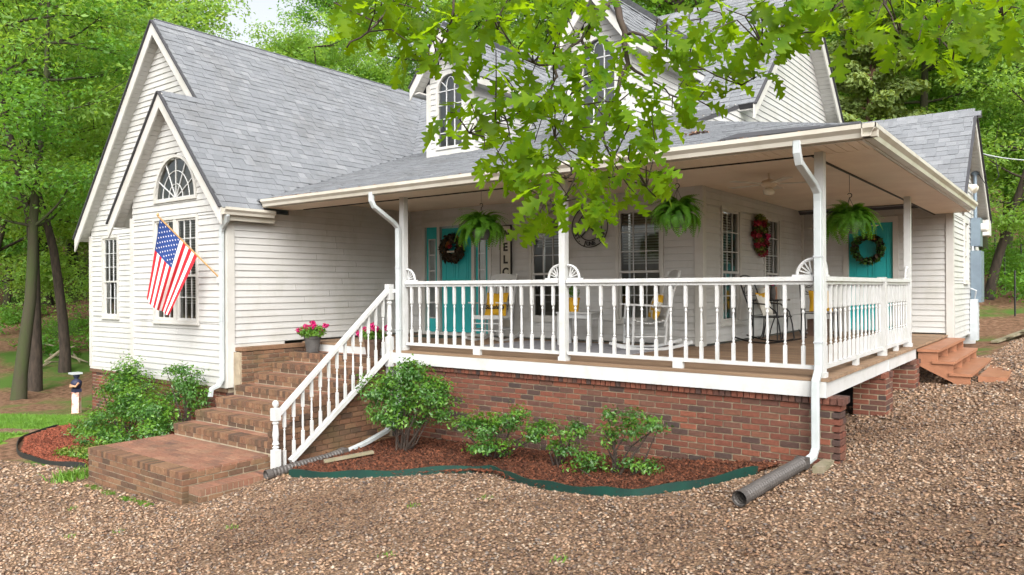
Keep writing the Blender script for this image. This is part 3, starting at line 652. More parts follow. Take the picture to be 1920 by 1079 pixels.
# flat porch soffit and raised porch ceiling
pc = MB().box((XWING, -.46, 2.245), (.46, .12, 2.262)).box((-.1, .12, 2.245), (.46, 8.1, 2.262)).box((XWING, .12, 2.245), (-.1, .14, 2.46)).box((-.12, .14, 2.245), (-.1, 8.14, 2.46)).box((XWING, .14, 2.44), (-.12, 3.0, 2.46)).box((-2.5, 3.0, 2.44), (-.12, 8.14, 2.46)).obj('porch_ceiling', 'soffit', house)
a = XWING+.05
while a < .45: soffb.box((a+.05, -.17, 2.2425), (.092, .58, .008), pc); a += .1
a = .14
while a < 8: soffb.box((.18, a+.05, 2.2425), (.56, .092, .008), pc); a += .1
MB().box((XWING+.4, .1, 2.225), (-.02, .125, 2.246)).box((-.12, .125, 2.225), (-.095, 8.1, 2.246)).obj('channel_strip', 'black_paint', pc)
# dormers
def dormer(xc):
    x0, x1 = xc-.6, xc+.6; Y = 3.0; d = MB(); zt = 4.88; zp = 5.86
    p = wall('dormer_wall', (0, Y, 0), XU, NEGY, PZ(Y)-.05, zp-.2, lambda z: (x0, x1) if z < zt else (xc-.6*(zp-.2-z)/(zp-.2-zt), xc+.6*(zp-.2-z)/(zp-.2-zt)), [archhole(xc, .34, 3.62, 4.72, .34)])
    for X, n in ((x1, POSX), (x0, NEGX)): wall('dormer_wall', (X, 0, 0), YU, n, PZ(Y)-.02, zt, lambda z: (max(Y, 0), (z+.25)/.93))
    arch_window((0, Y, 0), XU, NEGY, xc, .31, 3.64, 4.72, .31, False)
    for X in (x0, x1-.085): MB().box((X-.012 if X == x0 else X, Y-.032, PZ(Y)-.04), (X+.085 if X == x0 else X+.1, Y, zt)).obj('corner_trim', 'trim', p)
    MB().box((x0, Y-.03, PZ(Y)-.06), (x1, Y, PZ(Y)+.06)).obj('base_trim', 'trim', p)
    xe0, xe1 = x0-.22, x1+.22; s = (zp-4.82)/(xc-xe0)
    for xe, sg in ((xe0, -1), (xe1, 1)):
        r_ = slab('dormer_roof', [(xc, 2.74, zp), (xe, 2.74, 4.82), (xe, (4.82+.25)/.93+.1, 4.82), (xc, (zp+.25)/.93+.1, zp)], .07)
        kk = 1/math.hypot(1, s)
        if sg > 0: shingle_plane(r_, (xe+.01, 0, 4.81), YU, (-kk, 0, s*kk), (zp-4.82)/(s*kk), lambda v: (2.72, (4.82+v*s*kk+.25)/.93+.05))
        else: shingle_plane(r_, (xe-.01, 0, 4.81), (0, -1, 0), (kk, 0, s*kk), (zp-4.82)/(s*kk), lambda v: (-(4.82+v*s*kk+.25)/.93-.05, -2.72))
        rake((xc, 2.74, zp), (xe, 2.74, 4.82), .14, .025, wallk=.26)
        MB().box((min(xe, x0 if sg < 0 else x1), 2.76, 4.70), (max(xe, x0 if sg < 0 else x1), 5.4, 4.73)).obj('dormer_soffit', 'trim', r_); MB().box((xe-.012, 2.74, 4.68), (xe+.012, 5.4, 4.80)).obj('fascia', 'trim', r_)
    ridge_caps((xc, 2.72, zp), (xc, 6.5, zp), r_, .11)
dormer(-7.6); dormer(-4.3)
boards.flush(house, rest_name='siding_field'); tabs.flush(house, rest_name='shingle_field'); cap.flush(house, 120); soff.flush(house, 290); soffb.flush(pc, 290)
# ------------------------------------------------------------------ doors
def paneled(mb, M, u0, u1, z0, z1, k, cells):
    mb.box((u0, z0, k-.04), (u1, z1, k), M)
    for a, b, c, d in cells:
        A0, A1, B0, B1 = u0+(u1-u0)*a, u0+(u1-u0)*b, z0+(z1-z0)*c, z0+(z1-z0)*d
        for q in (((A0, B0), (A1, B0+.02)), ((A0, B1-.02), (A1, B1)), ((A0, B0+.02), (A0+.02, B1-.02)), ((A1-.02, B0+.02), (A1, B1-.02))): mb.box((*q[0], k-.002), (*q[1], k+.008), M)
        mb.box((A0+.045, B0+.045, k-.002), (A1-.045, B1-.045, k+.006), M)
M_ = L(XU, NEGY, wd); dr = MB()
paneled(dr, M_, -7.87, -7.1, .06, 2.06, -.03, [(.12, .46, .08, .36), (.54, .88, .08, .36), (.12, .46, .42, .78), (.54, .88, .42, .78), (.12, .46, .83, .95), (.54, .88, .83, .95)])
door = dr.obj('door', 'teal', house); tag(door, 'teal panelled front door between sidelights'); MB().tube([(-7.8, 2.99, 1.0), (-7.8, 2.93, 1.0)], .03).obj('handle', 'brass', door)
f = MB()
for a, b in (((-8.36, 0, -.05), (-8.28, 2.2, .03)), ((-6.68, 0, -.05), (-6.6, 2.2, .03)), ((-8.28, 2.1, -.05), (-6.68, 2.2, .03)), ((-7.96, .05, -.05), (-7.89, 2.1, .02)), ((-7.08, .05, -.05), (-7.01, 2.1, .02)), ((-8.28, 0, -.05), (-6.68, .05, .06))): f.box(a, b, M_)
f.obj('door_frame', 'trim', door)
for s0, s1 in ((-8.27, -7.97), (-7.0, -6.7)):
    t_ = MB(); t_.box((s0, .05, -.06), (s1, .32, -.02), M_); t_.box((s0, 1.86, -.06), (s1, 2.1, -.02), M_); t_.box((s0, .32, -.06), (s0+.06, 1.86, -.02), M_); t_.box((s1-.06, .32, -.06), (s1, 1.86, -.02), M_)
    sl = t_.obj('sidelight', 'teal', house); q = MB()
    for j in range(0, 6): q.box((s0+.06, .32+1.54*j/5-.01, -.05), (s1-.06, .32+1.54*j/5+.01, -.012), M_)
    q.box((s0+.06, .33, -.05), (s0+.075, 1.85, -.011), M_); q.box((s1-.075, .33, -.05), (s1-.06, 1.85, -.011), M_); q.obj('muntin_grid', 'white_paint', sl)
    for j in range(5): MB().add([M_ @ Vector(v) for v in ((s0+.07, .33+1.54*j/5, -.03), (s1-.07, .33+1.54*j/5, -.03), (s1-.07, .31+1.54*(j+1)/5, -.03), (s0+.07, .31+1.54*(j+1)/5, -.03))], [(0, 1, 2, 3)]).obj('pane', 'glass', sl)
    MB().box((s0-.05, 0, -.4), (s1+.05, 2.1, -.38), M_).obj('room_recess', 'room', sl)
M2 = L(XU, NEGY, wk); dr = MB(); paneled(dr, M2, -1.62, -.82, .04, 2.14, -.02, [(.12, .46, .08, .36), (.54, .88, .08, .36), (.12, .46, .42, .78), (.54, .88, .42, .78), (.12, .46, .83, .95), (.54, .88, .83, .95)])
door2 = dr.obj('door', 'teal', house); tag(door2, 'teal panelled side door at the end of the porch'); MB().tube([(-.89, 8.13, .98), (-.89, 8.06, .98)], .03).obj('handle', 'brass', door2)
f = MB()
for a, b in (((-1.72, 0, -.05), (-1.62, 2.25, .03)), ((-.82, 0, -.05), (-.72, 2.25, .03)), ((-1.62, 2.14, -.05), (-.82, 2.25, .03))): f.box(a, b, M2)
f.obj('door_frame', 'trim', door2)
# ------------------------------------------------------------------ the porch
porch = thing('porch', 'raised wooden porch with white posts, white skirt boards and red brick base', 'porch', (-3, 1, -.9))
dk = MB().box((XWING+.05, .38, -.13), (-6.08, 2.98, -.036)).box((-6.08, -.04, -.13), (.03, 2.98, -.036)).box((-2.5, 2.98, -.13), (.03, 8.1, -.036)).obj('deck_frame', 'weathered_wood', porch)
plank = Pieces(BOX8, 'deck', 'plank'); y = -.1
while y < 8.05:
    x0 = (-6.08 if y < .3 else XWING+.06) if y < 2.85 else -2.48; z = random.uniform(-.002, .002)
    plank.box(((x0+.1)/2, y+.07, -.016+z), (.1-x0, .134, .032), dk); y += .14
plank.flush(dk)
for a, b in (((-6.1, -.10, -.19), (.075, -.075, -.036)), ((.05, -.075, -.19), (.075, 4.9, -.036)), ((-8.68, .33, -.15), (-6.1, .355, -.036)), ((-6.13, -.1, -.5), (-6.1, .35, -.03))): MB().box(a, b).obj('skirt_board', 'white_paint', porch)
MB().box((-6.0, -.085, -.036), (.09, -.06, -.006)).obj('deck_edge', 'deck_edge', dk)
fb = MB().box((-5.98, -.02, -1.6), (.12, .12, -.22)).obj('foundation_wall', 'mortar', porch); pb = Pieces(UB, 'brick', 'brick')
brick_face(pb, fb, (-6.0, -.035, 0), XU, NEGY, 6.19, -.262, lambda a: gz(-6+a, -.05)-.02)
brick_face(pb, fb, (.19, -.025, 0), YU, POSX, .22, -.262, lambda a: -.9, off=.5)
a = -6.02
while a < .19: pb.box((a+.033, .035, -.226), (.058, .2, .068), fb, Matrix.Rotation(random.gauss(0, .01), 4, 'Z')); a += .0665
for yy in (.05, .12, .19): pb.box((.15, yy, -.226), (.14, .058, .068), fb)
for (y0, z0) in ((2.5, -.75), (4.5, -.62)):
    pp = MB().box((-.27, y0+.01, z0-.2), (.11, y0+.4, -.2)).obj('brick_pier', 'mortar', porch)
    brick_face(pb, pp, (-.28, y0, 0), XU, NEGY, .4, -.262, lambda a: z0-.1); brick_face(pb, pp, (.12, y0+.005, 0), YU, POSX, .41, -.262, lambda a: z0-.1, off=.5)
    for j in range(6): pb.box((-.25+j*.0667, y0+.1, -.226), (.058, .23, .068), pp)
    for j in range(3): pb.box((.03, y0+.25+j*.0667, -.226), (.21, .058, .068), pp)
MB().box((-8.5, .05, -1.3), (-.3, .07, -.14)).box((-2.5, 3.2, -1.3), (-.2, 3.22, -.2)).obj('painted_crawl_shade', 'painted_shade', porch)  # added near-black sheets paint the shade in the open space under the deck
pb.flush(porch, rest_name='brick_field')
X1, X2, Y3, Y4, HR = -5.85, -3.05, 4.7, 2.89, 1.005
def post(x, y, top=2.25, w=.088): return MB().box((x-w/2, y-w/2, -.03), (x+w/2, y+w/2, top)).box((x-w/2-.012, y-w/2-.012, 0.0), (x+w/2+.012, y+w/2+.012, .05)).obj('post', 'white_paint', porch)
post(X1, 0); post(X2, 0); post(0, 0); post(0, Y3)
# turned baluster, one mesh shared
def turned(h, sq=.034, top=.3, bot=.24):
    b = MB(); q = sq/2; b.box((-q, -q, 0), (q, q, h*bot)); b.box((-q, -q, h*(1-top)), (q, q, h)); z0, z1 = h*bot, h*(1-top); d = z1-z0
    pr = [(.017, 0), (.009, .02), (.016, .05), (.016, .07), (.0095, .1), (.014, .16), (.0155, .35), (.013, .62), (.0095, .84), (.0155, .88), (.0155, .91), (.009, .95), (.017, 1)]
    b.lathe([(r_, z0+t*d) for r_, t in pr], n=8); return b
BAL = mesh_of('baluster', *(lambda b: (b.v, b.f))(turned(.83)), 'white_paint')
def fan_bracket(rail, c, u, both=(-1, 1)):      # sunburst quarter beside a post
    for s in both:
        m = MB(); ux, uy = u[0]*s, u[1]*s; r = .165
        m.tube([(c[0]+ux*r*math.cos(t), c[1]+uy*r*math.cos(t), c[2]+.012+r*math.sin(t)) for t in np.linspace(0, math.pi/2, 9)], .017, 6)
        m.bar((c[0], c[1], c[2]+.008), (c[0]+ux*(r+.05), c[1]+uy*(r+.05), c[2]+.008), .03, .022)
        for t in (18, 36, 54, 72): m.bar((c[0]+ux*.02, c[1]+uy*.02, c[2]+.02), (c[0]+ux*r*math.cos(R(t)), c[1]+uy*r*math.cos(R(t)), c[2]+.012+r*math.sin(R(t))), .012)
        m.obj('fan_bracket', 'white_paint', rail)
def railing(label, p, q, nb, brackets, grp='porch railing sections'):
    p, q = np.array(p, float), np.array(q, float); d = q-p; Ln = np.linalg.norm(d); u = d/Ln; t = thing('porch_railing', label, 'railing', (*((p+q)/2), .0), 0, grp)
    def b(z0, z1, w, a0=0, a1=Ln):
        A, B = p+u*a0, p+u*a1; return MB().bar((*A, (z0+z1)/2), (*B, (z0+z1)/2), w, z1-z0)
    b(.96, HR, .095).obj('top_rail', 'white_paint', t); b(.925, .96, .045).obj('sub_rail', 'white_paint', t); b(.075, .115, .05).obj('bottom_rail', 'white_paint', t); b(.0, .075, .05, Ln*.5-.06, Ln*.5+.06).obj('foot_block', 'white_paint', t)
    for i in range(nb):
        c = p+u*(Ln*(i+.6)/(nb+.2)); link(bpy.data.objects.new('baluster', BAL), t, Matrix.Translation((c[0], c[1], .105+random.uniform(-.002, .002))) @ Matrix.Rotation(math.atan2(u[1], u[0])+random.gauss(0, .02), 4, 'Z'))
    for e in brackets: fan_bracket(t, (*(p if e == 0 else q), HR), u if e == 0 else -u, (1,))
    return t
railing('white spindle railing in front of the teal front door and rocking chair', (X1+.06, 0), (X2-.06, 0), 16, (0, 1))
railing('white spindle railing between the middle post and the corner post', (X2+.06, 0), (-.06, 0), 16, (0, 1))
railing('white spindle side railing from the corner post to the short newel', (0, .06), (0, Y4-.05), 14, (0,))
railing('short white spindle side railing ending at the porch step opening', (0, Y4+.05), (0, Y3-.06), 9, (1,))
MB().box((-.05, Y4-.05, -.17), (.05, Y4+.05, 1.02)).box((.05, Y4-.045, -.3), (.085, Y4+.045, .0)).obj('newel_post', 'white_paint', porch)
# ------------------------------------------------------------------ stair railing
sr = thing('stair_railing', 'sloping white spindle handrail beside the brick steps', 'railing', (-6.05, -2.08, -1.4)); XR = -6.03
def newel(y, z0, ztop, ball):
    b = MB(); q = .047; h = ztop-z0
    b.box((XR-q, y-q, z0), (XR+q, y+q, z0+h*.36)); b.box((XR-q, y-q, ztop-h*.19), (XR+q, y+q, ztop)); z1, z2 = z0+h*.36, ztop-h*.19; d = z2-z1
    b.lathe([(.046, z1), (.03, z1+.02*d), (.044, z1+.08*d), (.03, z1+.13*d), (.044, z1+.19*d), (.032, z1+.3*d), (.042, z1+.5*d), (.03, z1+.85*d), (.044, z1+.92*d), (.03, z1+.96*d), (.046, z2)], (XR, y, 0), 14)
    o = b.obj('newel_post', 'white_paint', sr)
    if ball: MB().lathe([(.02, ztop), (.02, ztop+.012), (.036, ztop+.03), (.043, ztop+.055), (.036, ztop+.08), (.018, ztop+.096), (.004, ztop+.1)], (XR, y, 0), 16).obj('ball_finial', 'white_paint', o, True)
newel(-2.08, -1.42, -.60, True); newel(-.12, -.24, .965, False)
tr0, tr1, br0, br1 = (-2.04, -.68), (-.15, .88), (-1.86, -1.31), (-.15, -.08)
MB().bar((XR, *tr0), (XR, *tr1), .085, .045).obj('top_rail', 'white_paint', sr); MB().bar((XR, *br0), (XR, *br1), .07, .06).obj('bottom_rail', 'white_paint', sr)
MB().bar((XR, -.1, .86), (X1, -.0, .88), .04, .05).obj('tie_block', 'white_paint', sr)
for i in range(13):
    y = -1.95+i*.142; zt = tr0[1]+(tr1[1]-tr0[1])*(y-tr0[0])/(tr1[0]-tr0[0])-.02; zb = max(br0[1]+(br1[1]-br0[1])*(y-br0[0])/(br1[0]-br0[0])+.02, -1.36); b = turned(zt-zb, .033, .32, .28)
    b.v = [(v[0]+XR, v[1]+y, v[2]+zb) for v in b.v]; b.obj('baluster', 'white_paint', sr)
# ------------------------------------------------------------------ brick steps
st = thing('brick_steps', 'red brick entry steps rising from a square landing to the porch', 'steps', (-7.3, -2, -1.6)); SL0, SR0 = -8.5, -6.15; sp = Pieces(UB, 'step_brick', 'brick'); pv = Pieces(UB, 'paver_brick', 'paver')
core = MB()
for k in range(1, 8): yn = -.07-.335*(k-1); core.box((SL0+.01, yn+.012, -1.7), (SR0-.01, yn+.34 if k > 1 else .34, -.15*k-.012))
core.box((SL0+.01, -3.25, -1.75), (SR0-.01, -2.07, -1.212)).box((SR0-.01, -3.17, -1.7), (SR0+.245, -2.21, -1.382)).box((SL0-.245, -3.1, -1.8), (SL0+.01, -2.3, -1.382))
co = core.obj('core', 'mortar', st)
for k in range(1, 8):
    yn = -.07-.335*(k-1); zt = -.15*k; n = 35; wd_ = (SR0-SL0)/n
    for i in range(n): sp.box((SL0+wd_*(i+.5), yn+.1, zt-.042+random.uniform(-.0015, .0015)), (wd_-.007, .2, .084), co)
    m = 11; w2 = (SR0-SL0)/m; o_ = .5*(k % 2)
    for i in range(-1, m+1):
        a0, a1 = max(SL0, SL0+w2*(i+o_)), min(SR0, SL0+w2*(i+1+o_))
        if a1-a0 > .03: sp.box(((a0+a1)/2, yn+.055, zt-.117), (a1-a0-.009, .09, .058), co); pv.box(((a0+a1)/2, yn+.27, zt-.03+random.uniform(-.002, .001)), (a1-a0-.008, .118, .06), co); k == 1 and pv.box(((a0+a1)/2, yn+.365, zt-.03), (a1-a0-.008, .06, .06), co)
    for j in range(int(round((1.75-zt*0-.0)/.075))):      # right flank courses
        pass
z = -.09; r_ = 0
while z > -1.65:
    z -= .075; k = max(1, math.ceil((-z-.02)/.15)); yf = -.07-.335*(min(k, 7)-1)+.01; a = yf-(.1 if r_ % 2 else 0)
    while a < -.03:
        a0, a1 = max(a, yf), min(a+.2, -.02)
        if a1-a0 > .03 and z > -1.5: sp.box((SR0-.03, (a0+a1)/2, z+.0375), (.09, a1-a0-.009, .065), co)
        a += .2
    r_ += 1
lw = (SR0-SL0)/37
for i in range(37): sp.box((SL0+lw*(i+.5), -3.165, -1.242), (lw-.007, .2, .084), co)
for j in range(9):
    w2 = .2136; o_ = .5*(j % 2); yy = -3.06+.5*.107+j*.107
    for i in range(-1, 12):
        a0, a1 = max(SL0, SL0+w2*(i+o_)), min(SR0, SL0+w2*(i+1+o_))
        if a1-a0 > .03: pv.box(((a0+a1)/2, yy, -1.232+random.uniform(-.002, .002)), (a1-a0-.008, .099, .064), co)
brick_face(sp, co, (SL0, -3.262, 0), XU, NEGY, SR0-SL0, -1.288, lambda a: -1.68, bh=.072); brick_face(sp, co, (SR0, -3.26, 0), YU, POSX, 1.2, -1.22, lambda a: -1.6, bh=.072, off=.5)
for x0, x1, y0, y1 in ((SR0+.005, SR0+.25, -3.18, -2.2), (SL0-.25, SL0-.005, -3.1, -2.3)):
    n = int((y1-y0)/.0665)
    for i in range(n): pv.box(((x0+x1)/2, y0+(i+.5)*(y1-y0)/n, -1.375-.035), (x1-x0, (y1-y0)/n-.007, .084), co)
    brick_face(sp, co, (x0, y0-.004, 0), XU, NEGY, x1-x0, -1.455, lambda a: -1.7, bh=.072); brick_face(sp, co, (x1+.004, y0, 0), YU, POSX, y1-y0, -1.455, lambda a: -1.65, bh=.072, off=.5)
# cheek wall against the wing
ck = MB().box((-8.68, -.98, -.8), (-8.52, .33, -.1)).obj('cheek_wall', 'mortar', st); brick_face(sp, ck, (-8.505, -.95, 0), YU, POSX, 1.28, -.09, lambda a: -.75)
sp.box((-8.6, -.31, -.055), (.2, 1.28, .06), ck)
sp.flush(co, rest_name='brick_field'); pv.flush(co, rest_name='paver_field')
MB().box((-8.95, -2.55, -1.85), (-8.76, -2.2, -1.44)).obj('garden_brick', 'step_brick', st)
# ------------------------------------------------------------------ orange wooden steps
ws = thing('wooden_steps', 'orange stained wooden steps with open risers at the side of the porch', 'steps', (.5, 6.5, -.55))
for i, (x1, z) in enumerate(((.37, -.05), (.57, -.22), (.79, -.39))): MB().box((x1-.29, 4.95, z-.04), (x1, 8.08, z)).obj('tread', 'orange_wood', ws)
for y in (4.98, 6.0, 7.05, 8.0): MB().poly([(.09, y, -.095), (.35, y, -.095), (.35, y, -.265), (.55, y, -.265), (.55, y, -.435), (.77, y, -.435), (.77, y, -.56), (.6, y, -.56), (.09, y, -.3)], .04, (0, -1, 0)).obj('stringer', 'orange_wood', ws)
for i, (x1, z) in enumerate(((.13, -.05), (.36, -.22), (.56, -.39))): MB().box((x1-.03, 5.03, z-.16), (x1-.01, 8.0, z-.045)).obj('back_board', 'weathered_wood', ws)
pd = MB().box((.84, 5.25, -.6), (1.2, 7.2, float(gz(1, 6))+.045)); tag(pd.obj('stepping_slab', 'orange_wood', None), 'orange painted slab on the gravel below the wooden steps', 'slab')
# ------------------------------------------------------------------ downspouts and drain pipes
def ribbed(mb, pts, w, d): 
    for p, q in zip(pts[:-1], pts[1:]): mb.bar(p, q, w, d, up=(0, 1, 0.001))
def downspout(label, top, knee, low, foot, extra=None):
    t = thing('downspout', label, 'downspout', foot, 0, 'white downspouts')
    def pipe(pts, w=.072, d=.055):
        mb = MB(); n = len(pts); P = [Vector([float(c) for c in p]) for p in pts]; sx = Vector((1, 0, 0)); rings = []
        for i in range(n):
            dv = (P[min(i+1, n-1)]-P[max(i-1, 0)]).normalized(); b = sx.cross(dv).normalized(); a = dv.cross(b).normalized(); rings.append([P[i]+a*x*w/2+b*y*d/2 for x, y in ((-1, -.8), (-.8, -1), (.8, -1), (1, -.8), (1, .8), (.8, 1), (-.8, 1), (-1, .8))])
        vs = [v for g in rings for v in g]; fs = [(i*8+j, (i+1)*8+j, (i+1)*8+(j+1) % 8, i*8+(j+1) % 8) for i in range(n-1) for j in range(8)]+[tuple(range(8)), tuple(range(n*8-1, n*8-9, -1))]
        return mb.add(vs, fs)
    pipe(top).obj('elbow', 'downspout', t); pipe(low).obj('pipe', 'downspout', t)
    if extra: pipe(extra).obj('shoe', 'downspout', t)
    for z in knee: MB().box((low[0][0]-.04, low[0][1]-.032, z-.008), (low[0][0]+.04, low[0][1]+.03, z+.008)).obj('strap', 'light_grey', t)
downspout('white downspout covering the corner post down to the gravel', [(-.05, -.58, 2.28), (-.05, -.58, 2.16), (-.045, -.54, 2.07), (-.01, -.18, 1.9), (.0, -.1, 1.83), (.0, -.086, 1.75)], (1.2, .35), [(.0, -.085, 1.78), (.0, -.084, .12)], (-.05, -.18, -.85), [(.0, -.084, .12), (.0, -.1, .06), (-.01, -.15, -.03), (-.012, -.155, -.1), (-.012, -.155, -.68), (-.03, -.18, -.76), (-.07, -.27, -.8)])
downspout('white downspout on the porch post beside the stair railing', [(-5.9, -.58, 2.26), (-5.9, -.58, 2.14), (-5.89, -.54, 2.06), (-5.86, -.2, 1.86), (-5.85, -.12, 1.79), (-5.85, -.115, 1.7)], (1.2, .3), [(-5.85, -.114, 1.73), (-5.85, -.113, -.9)], (-5.8, -.3, -1.25), [(-5.85, -.113, -.88), (-5.84, -.16, -1.0), (-5.82, -.4, -1.13), (-5.79, -.8, -1.22), (-5.76, -1.25, -1.29)])
downspout('white downspout at the corner of the gabled wing above the shrubs', [(-8.5, -1.2, 2.12), (-8.5, -1.2, 2.05), (-8.55, -1.17, 1.98), (-8.72, -1.14, 1.88), (-8.765, -1.135, 1.8)], (1.5, .4), [(-8.765, -1.135, 1.83), (-8.765, -1.135, -.55)], (-8.78, -1.3, -.8), [(-8.765, -1.135, -.52), (-8.77, -1.2, -.62), (-8.79, -1.3, -.66), (-8.79, -1.32, -.78)])
def corrugated(label, pts, r=.062, n=60):
    P = np.array(pts, float); s = np.r_[0, np.cumsum(np.linalg.norm(np.diff(P, axis=0), axis=1))]; q = np.linspace(0, s[-1], n*2); C = np.c_[[np.interp(q, s, P[:, i]) for i in range(3)]].T
    t = thing('drain_pipe', label, 'pipe', pts[-1]); rs = [r*(1.0 if (i//2) % 2 else .87) for i in range(len(C))]
    o = MB().tube(C, rs, 14, False).obj('corrugated_tube', 'drain_pipe', t); d = (C[-1]-C[-2])/np.linalg.norm(C[-1]-C[-2])
    MB().tube([C[-1]-d*.06, C[-1]+d*.015], r*1.04, 14, False).obj('end_cuff', 'drain_pipe', t); MB().tube([C[-1]-d*.16, C[-1]-d*.15], r*.85, 12).obj('painted_inner_shade', 'painted_shade', t)  # black disc set back in the tube paints its inner shade
    MB().bar(C[0]-(C[1]-C[0])*2, C[0]+(C[1]-C[0])*6, .12, .1).obj('adapter', 'drain_pipe', t)
corrugated('ribbed brown drain pipe lying on gravel from the corner downspout', [(-.09, -.3, -.80), (-.12, -.5, -.82), (-.19, -1.0, -.86), (-.25, -1.56, -.895)], .066)
corrugated('ribbed brown drain pipe lying along the foot of the stair railing', [(-5.76, -1.2, -1.27), (-5.76, -1.5, -1.3), (-5.78, -1.9, -1.32), (-5.83, -2.35, -1.36)], .06, 50)
tag(MB().box((.03, -.42, -.9), (.13, .05, -.8)).obj('timber_offcut', 'weathered_wood', None), 'mossy timber offcut by the corner brick pier', 'timber')
tag(MB().bar((-5.5, -1.75, -1.26), (-5.2, -1.2, -1.2), .08, .03).obj('timber_board', 'weathered_wood', None), 'short pale board lying in mulch beside the drain pipe', 'timber')
# ------------------------------------------------------------------ furniture on the porch
def Mt(x, y, z=0, a=0): return Matrix.Translation((x, y, z)) @ Matrix.Rotation(R(a), 4, 'Z')
def white_rocker():
    t = thing('rocking_chair', 'white slatted wooden rocking chair holding the pillow with black script', 'chair'); P = 'white_paint'
    def o(mb, n): mb.obj(n, P, t, local=True)
    for s in (-1, 1):
        x = s*.26; o(MB().tube([(x, -.27, .07), (x, -.26, .42), (x, -.25, .64)], [.019, .021, .017], 8), 'leg'); o(MB().tube([(x, .2, .08), (x, .23, .4)], .02, 8), 'leg')
        o(MB().tube([(x, .21, .38), (x, .30, .75), (x, .42, 1.14)], [.02, .021, .018], 8), 'back_post')
        m = MB(); pts = [(x, -.5+i*.1, .012+.105*((-.5+i*.1+.02)/.62)**2) for i in range(12)]
        for p, q in zip(pts[:-1], pts[1:]): m.bar(p, q, .03, .042)
        o(m, 'rocker'); o(MB().bar((x, -.34, .655), (x, .27, .63), .085, .022), 'armrest'); o(MB().bar((x, -.27, .2), (x, .21, .2), .02), 'stretcher')
    for z in (.18, .3): o(MB().bar((-.26, -.26, z), (.26, -.26, z), .02), 'stretcher')
    o(MB().bar((-.26, -.27, .40), (.26, -.27, .40), .025, .05), 'seat_rail'); o(MB().bar((-.26, .2, .37), (.26, .2, .37), .025, .05), 'seat_rail')
    for i in range(8): y = -.25+i*.06; o(MB().bar((-.27, y, .432-.045*math.sin(i*.42)), (.27, y, .432-.045*math.sin(i*.42)), .05, .014), 'seat_slat')
    m = MB(); m.poly([(-.27, .385, 1.03), (.27, .385, 1.03), (.27, .41, 1.1), (.15, .425, 1.145), (0, .43, 1.16), (-.15, .425, 1.145), (-.27, .41, 1.1)], .024, (0, -1, .3)); o(m, 'crest_rail')
    o(MB().bar((-.26, .235, .46), (.26, .235, .46), .022, .05), 'back_rail')
    for i in range(7): x = -.195+i*.065; o(MB().bar((x, .24, .47), (x*1.05, .385, 1.06), .036, .012, up=(0, 1, 0)), 'back_slat')
    return t
def cushion(name, label, world, s, m, cat='pillow', stripe=None):
    n = 12; vs = []; fs = []; 
    for sd in (1, -1):
        for i in range(n+1):
            for j in range(n+1):
                u, v = i/n*2-1, j/n*2-1; h = .065*((1-u*u)*(1-v*v))**.45; pin = 1-.09*(1-abs(u*v))*max(abs(u), abs(v))**6
                vs.append((u*s*pin, sd*h, v*s*pin))
    N = (n+1)**2
    for k in (0, 1):
        for i in range(n):
            for j in range(n): q = [k*N+i*(n+1)+j, k*N+(i+1)*(n+1)+j, k*N+(i+1)*(n+1)+j+1, k*N+i*(n+1)+j+1]; fs.append(tuple(q if k else q[::-1]))
    me = mesh_of(name, vs, fs, m, True)
    if stripe:
        me.materials.append(MATS[stripe[0]])
        for p in me.polygons:
            if stripe[1](p.center.x/s, p.center.z/s): p.material_index = 1
    return tag(link(bpy.data.objects.new(name, me), None, world), label, cat)
def text_mesh(s, size, m, name, parent, world, ext=.004, shear=0):
    c = bpy.data.curves.new(name, 'FONT'); c.body = s; c.size = size; c.align_x = 'CENTER'; c.align_y = 'CENTER'; c.extrude = ext; c.shear = shear; c.resolution_u = 3; c.offset = .004*size/.1
    tmp = bpy.data.objects.new('t', c); COL.objects.link(tmp); dg = bpy.context.evaluated_depsgraph_get(); me = bpy.data.meshes.new_from_object(tmp.evaluated_get(dg)); bpy.data.objects.remove(tmp)
    me.materials.clear(); me.materials.append(MATS[m]); return link(bpy.data.objects.new(name, me), parent, world)
RX = Matrix.Rotation(R(90), 4, 'X')
c1 = white_rocker(); WM_c1 = Mt(-6.02, 2.3, .0, 12)
def move_tree(o, Mw):
    inv = WM[o.name].inverted()
    def rec(x): WM[x.name] = Mw @ inv @ WM[x.name]; [rec(c) for c in x.children]
    rec(o); o.matrix_basis = Mw
move_tree(c1, WM_c1); c2 = copy_tree(c1, Mt(-3.0, 2.12, 0, -48), 'white slatted wooden rocking chair turned sideways, holding a yellow and cream patterned pillow')
pl = cushion('pillow', 'yellow pillow with black Sunshine script on white rocking chair', WM_c1 @ Matrix.Translation((0, .14, .62)) @ Matrix.Rotation(R(-16), 4, 'X'), .21, 'yellow')
text_mesh('Sunshine', .1, 'black_paint', 'lettering', pl, WM[pl.name] @ Matrix.Translation((0, -.066, -.07)) @ RX, .002, .25)
cushion('pillow', 'yellow and cream patterned pillow on sideways white rocking chair', WM[c2.name] @ Matrix.Translation((0, .14, .62)) @ Matrix.Rotation(R(-16), 4, 'X'), .21, 'cream_cloth', stripe=('yellow', lambda a, b: math.sin(5*math.hypot(a-.2, b+.3)+3*math.atan2(b+.3, a-.2)) > .1))
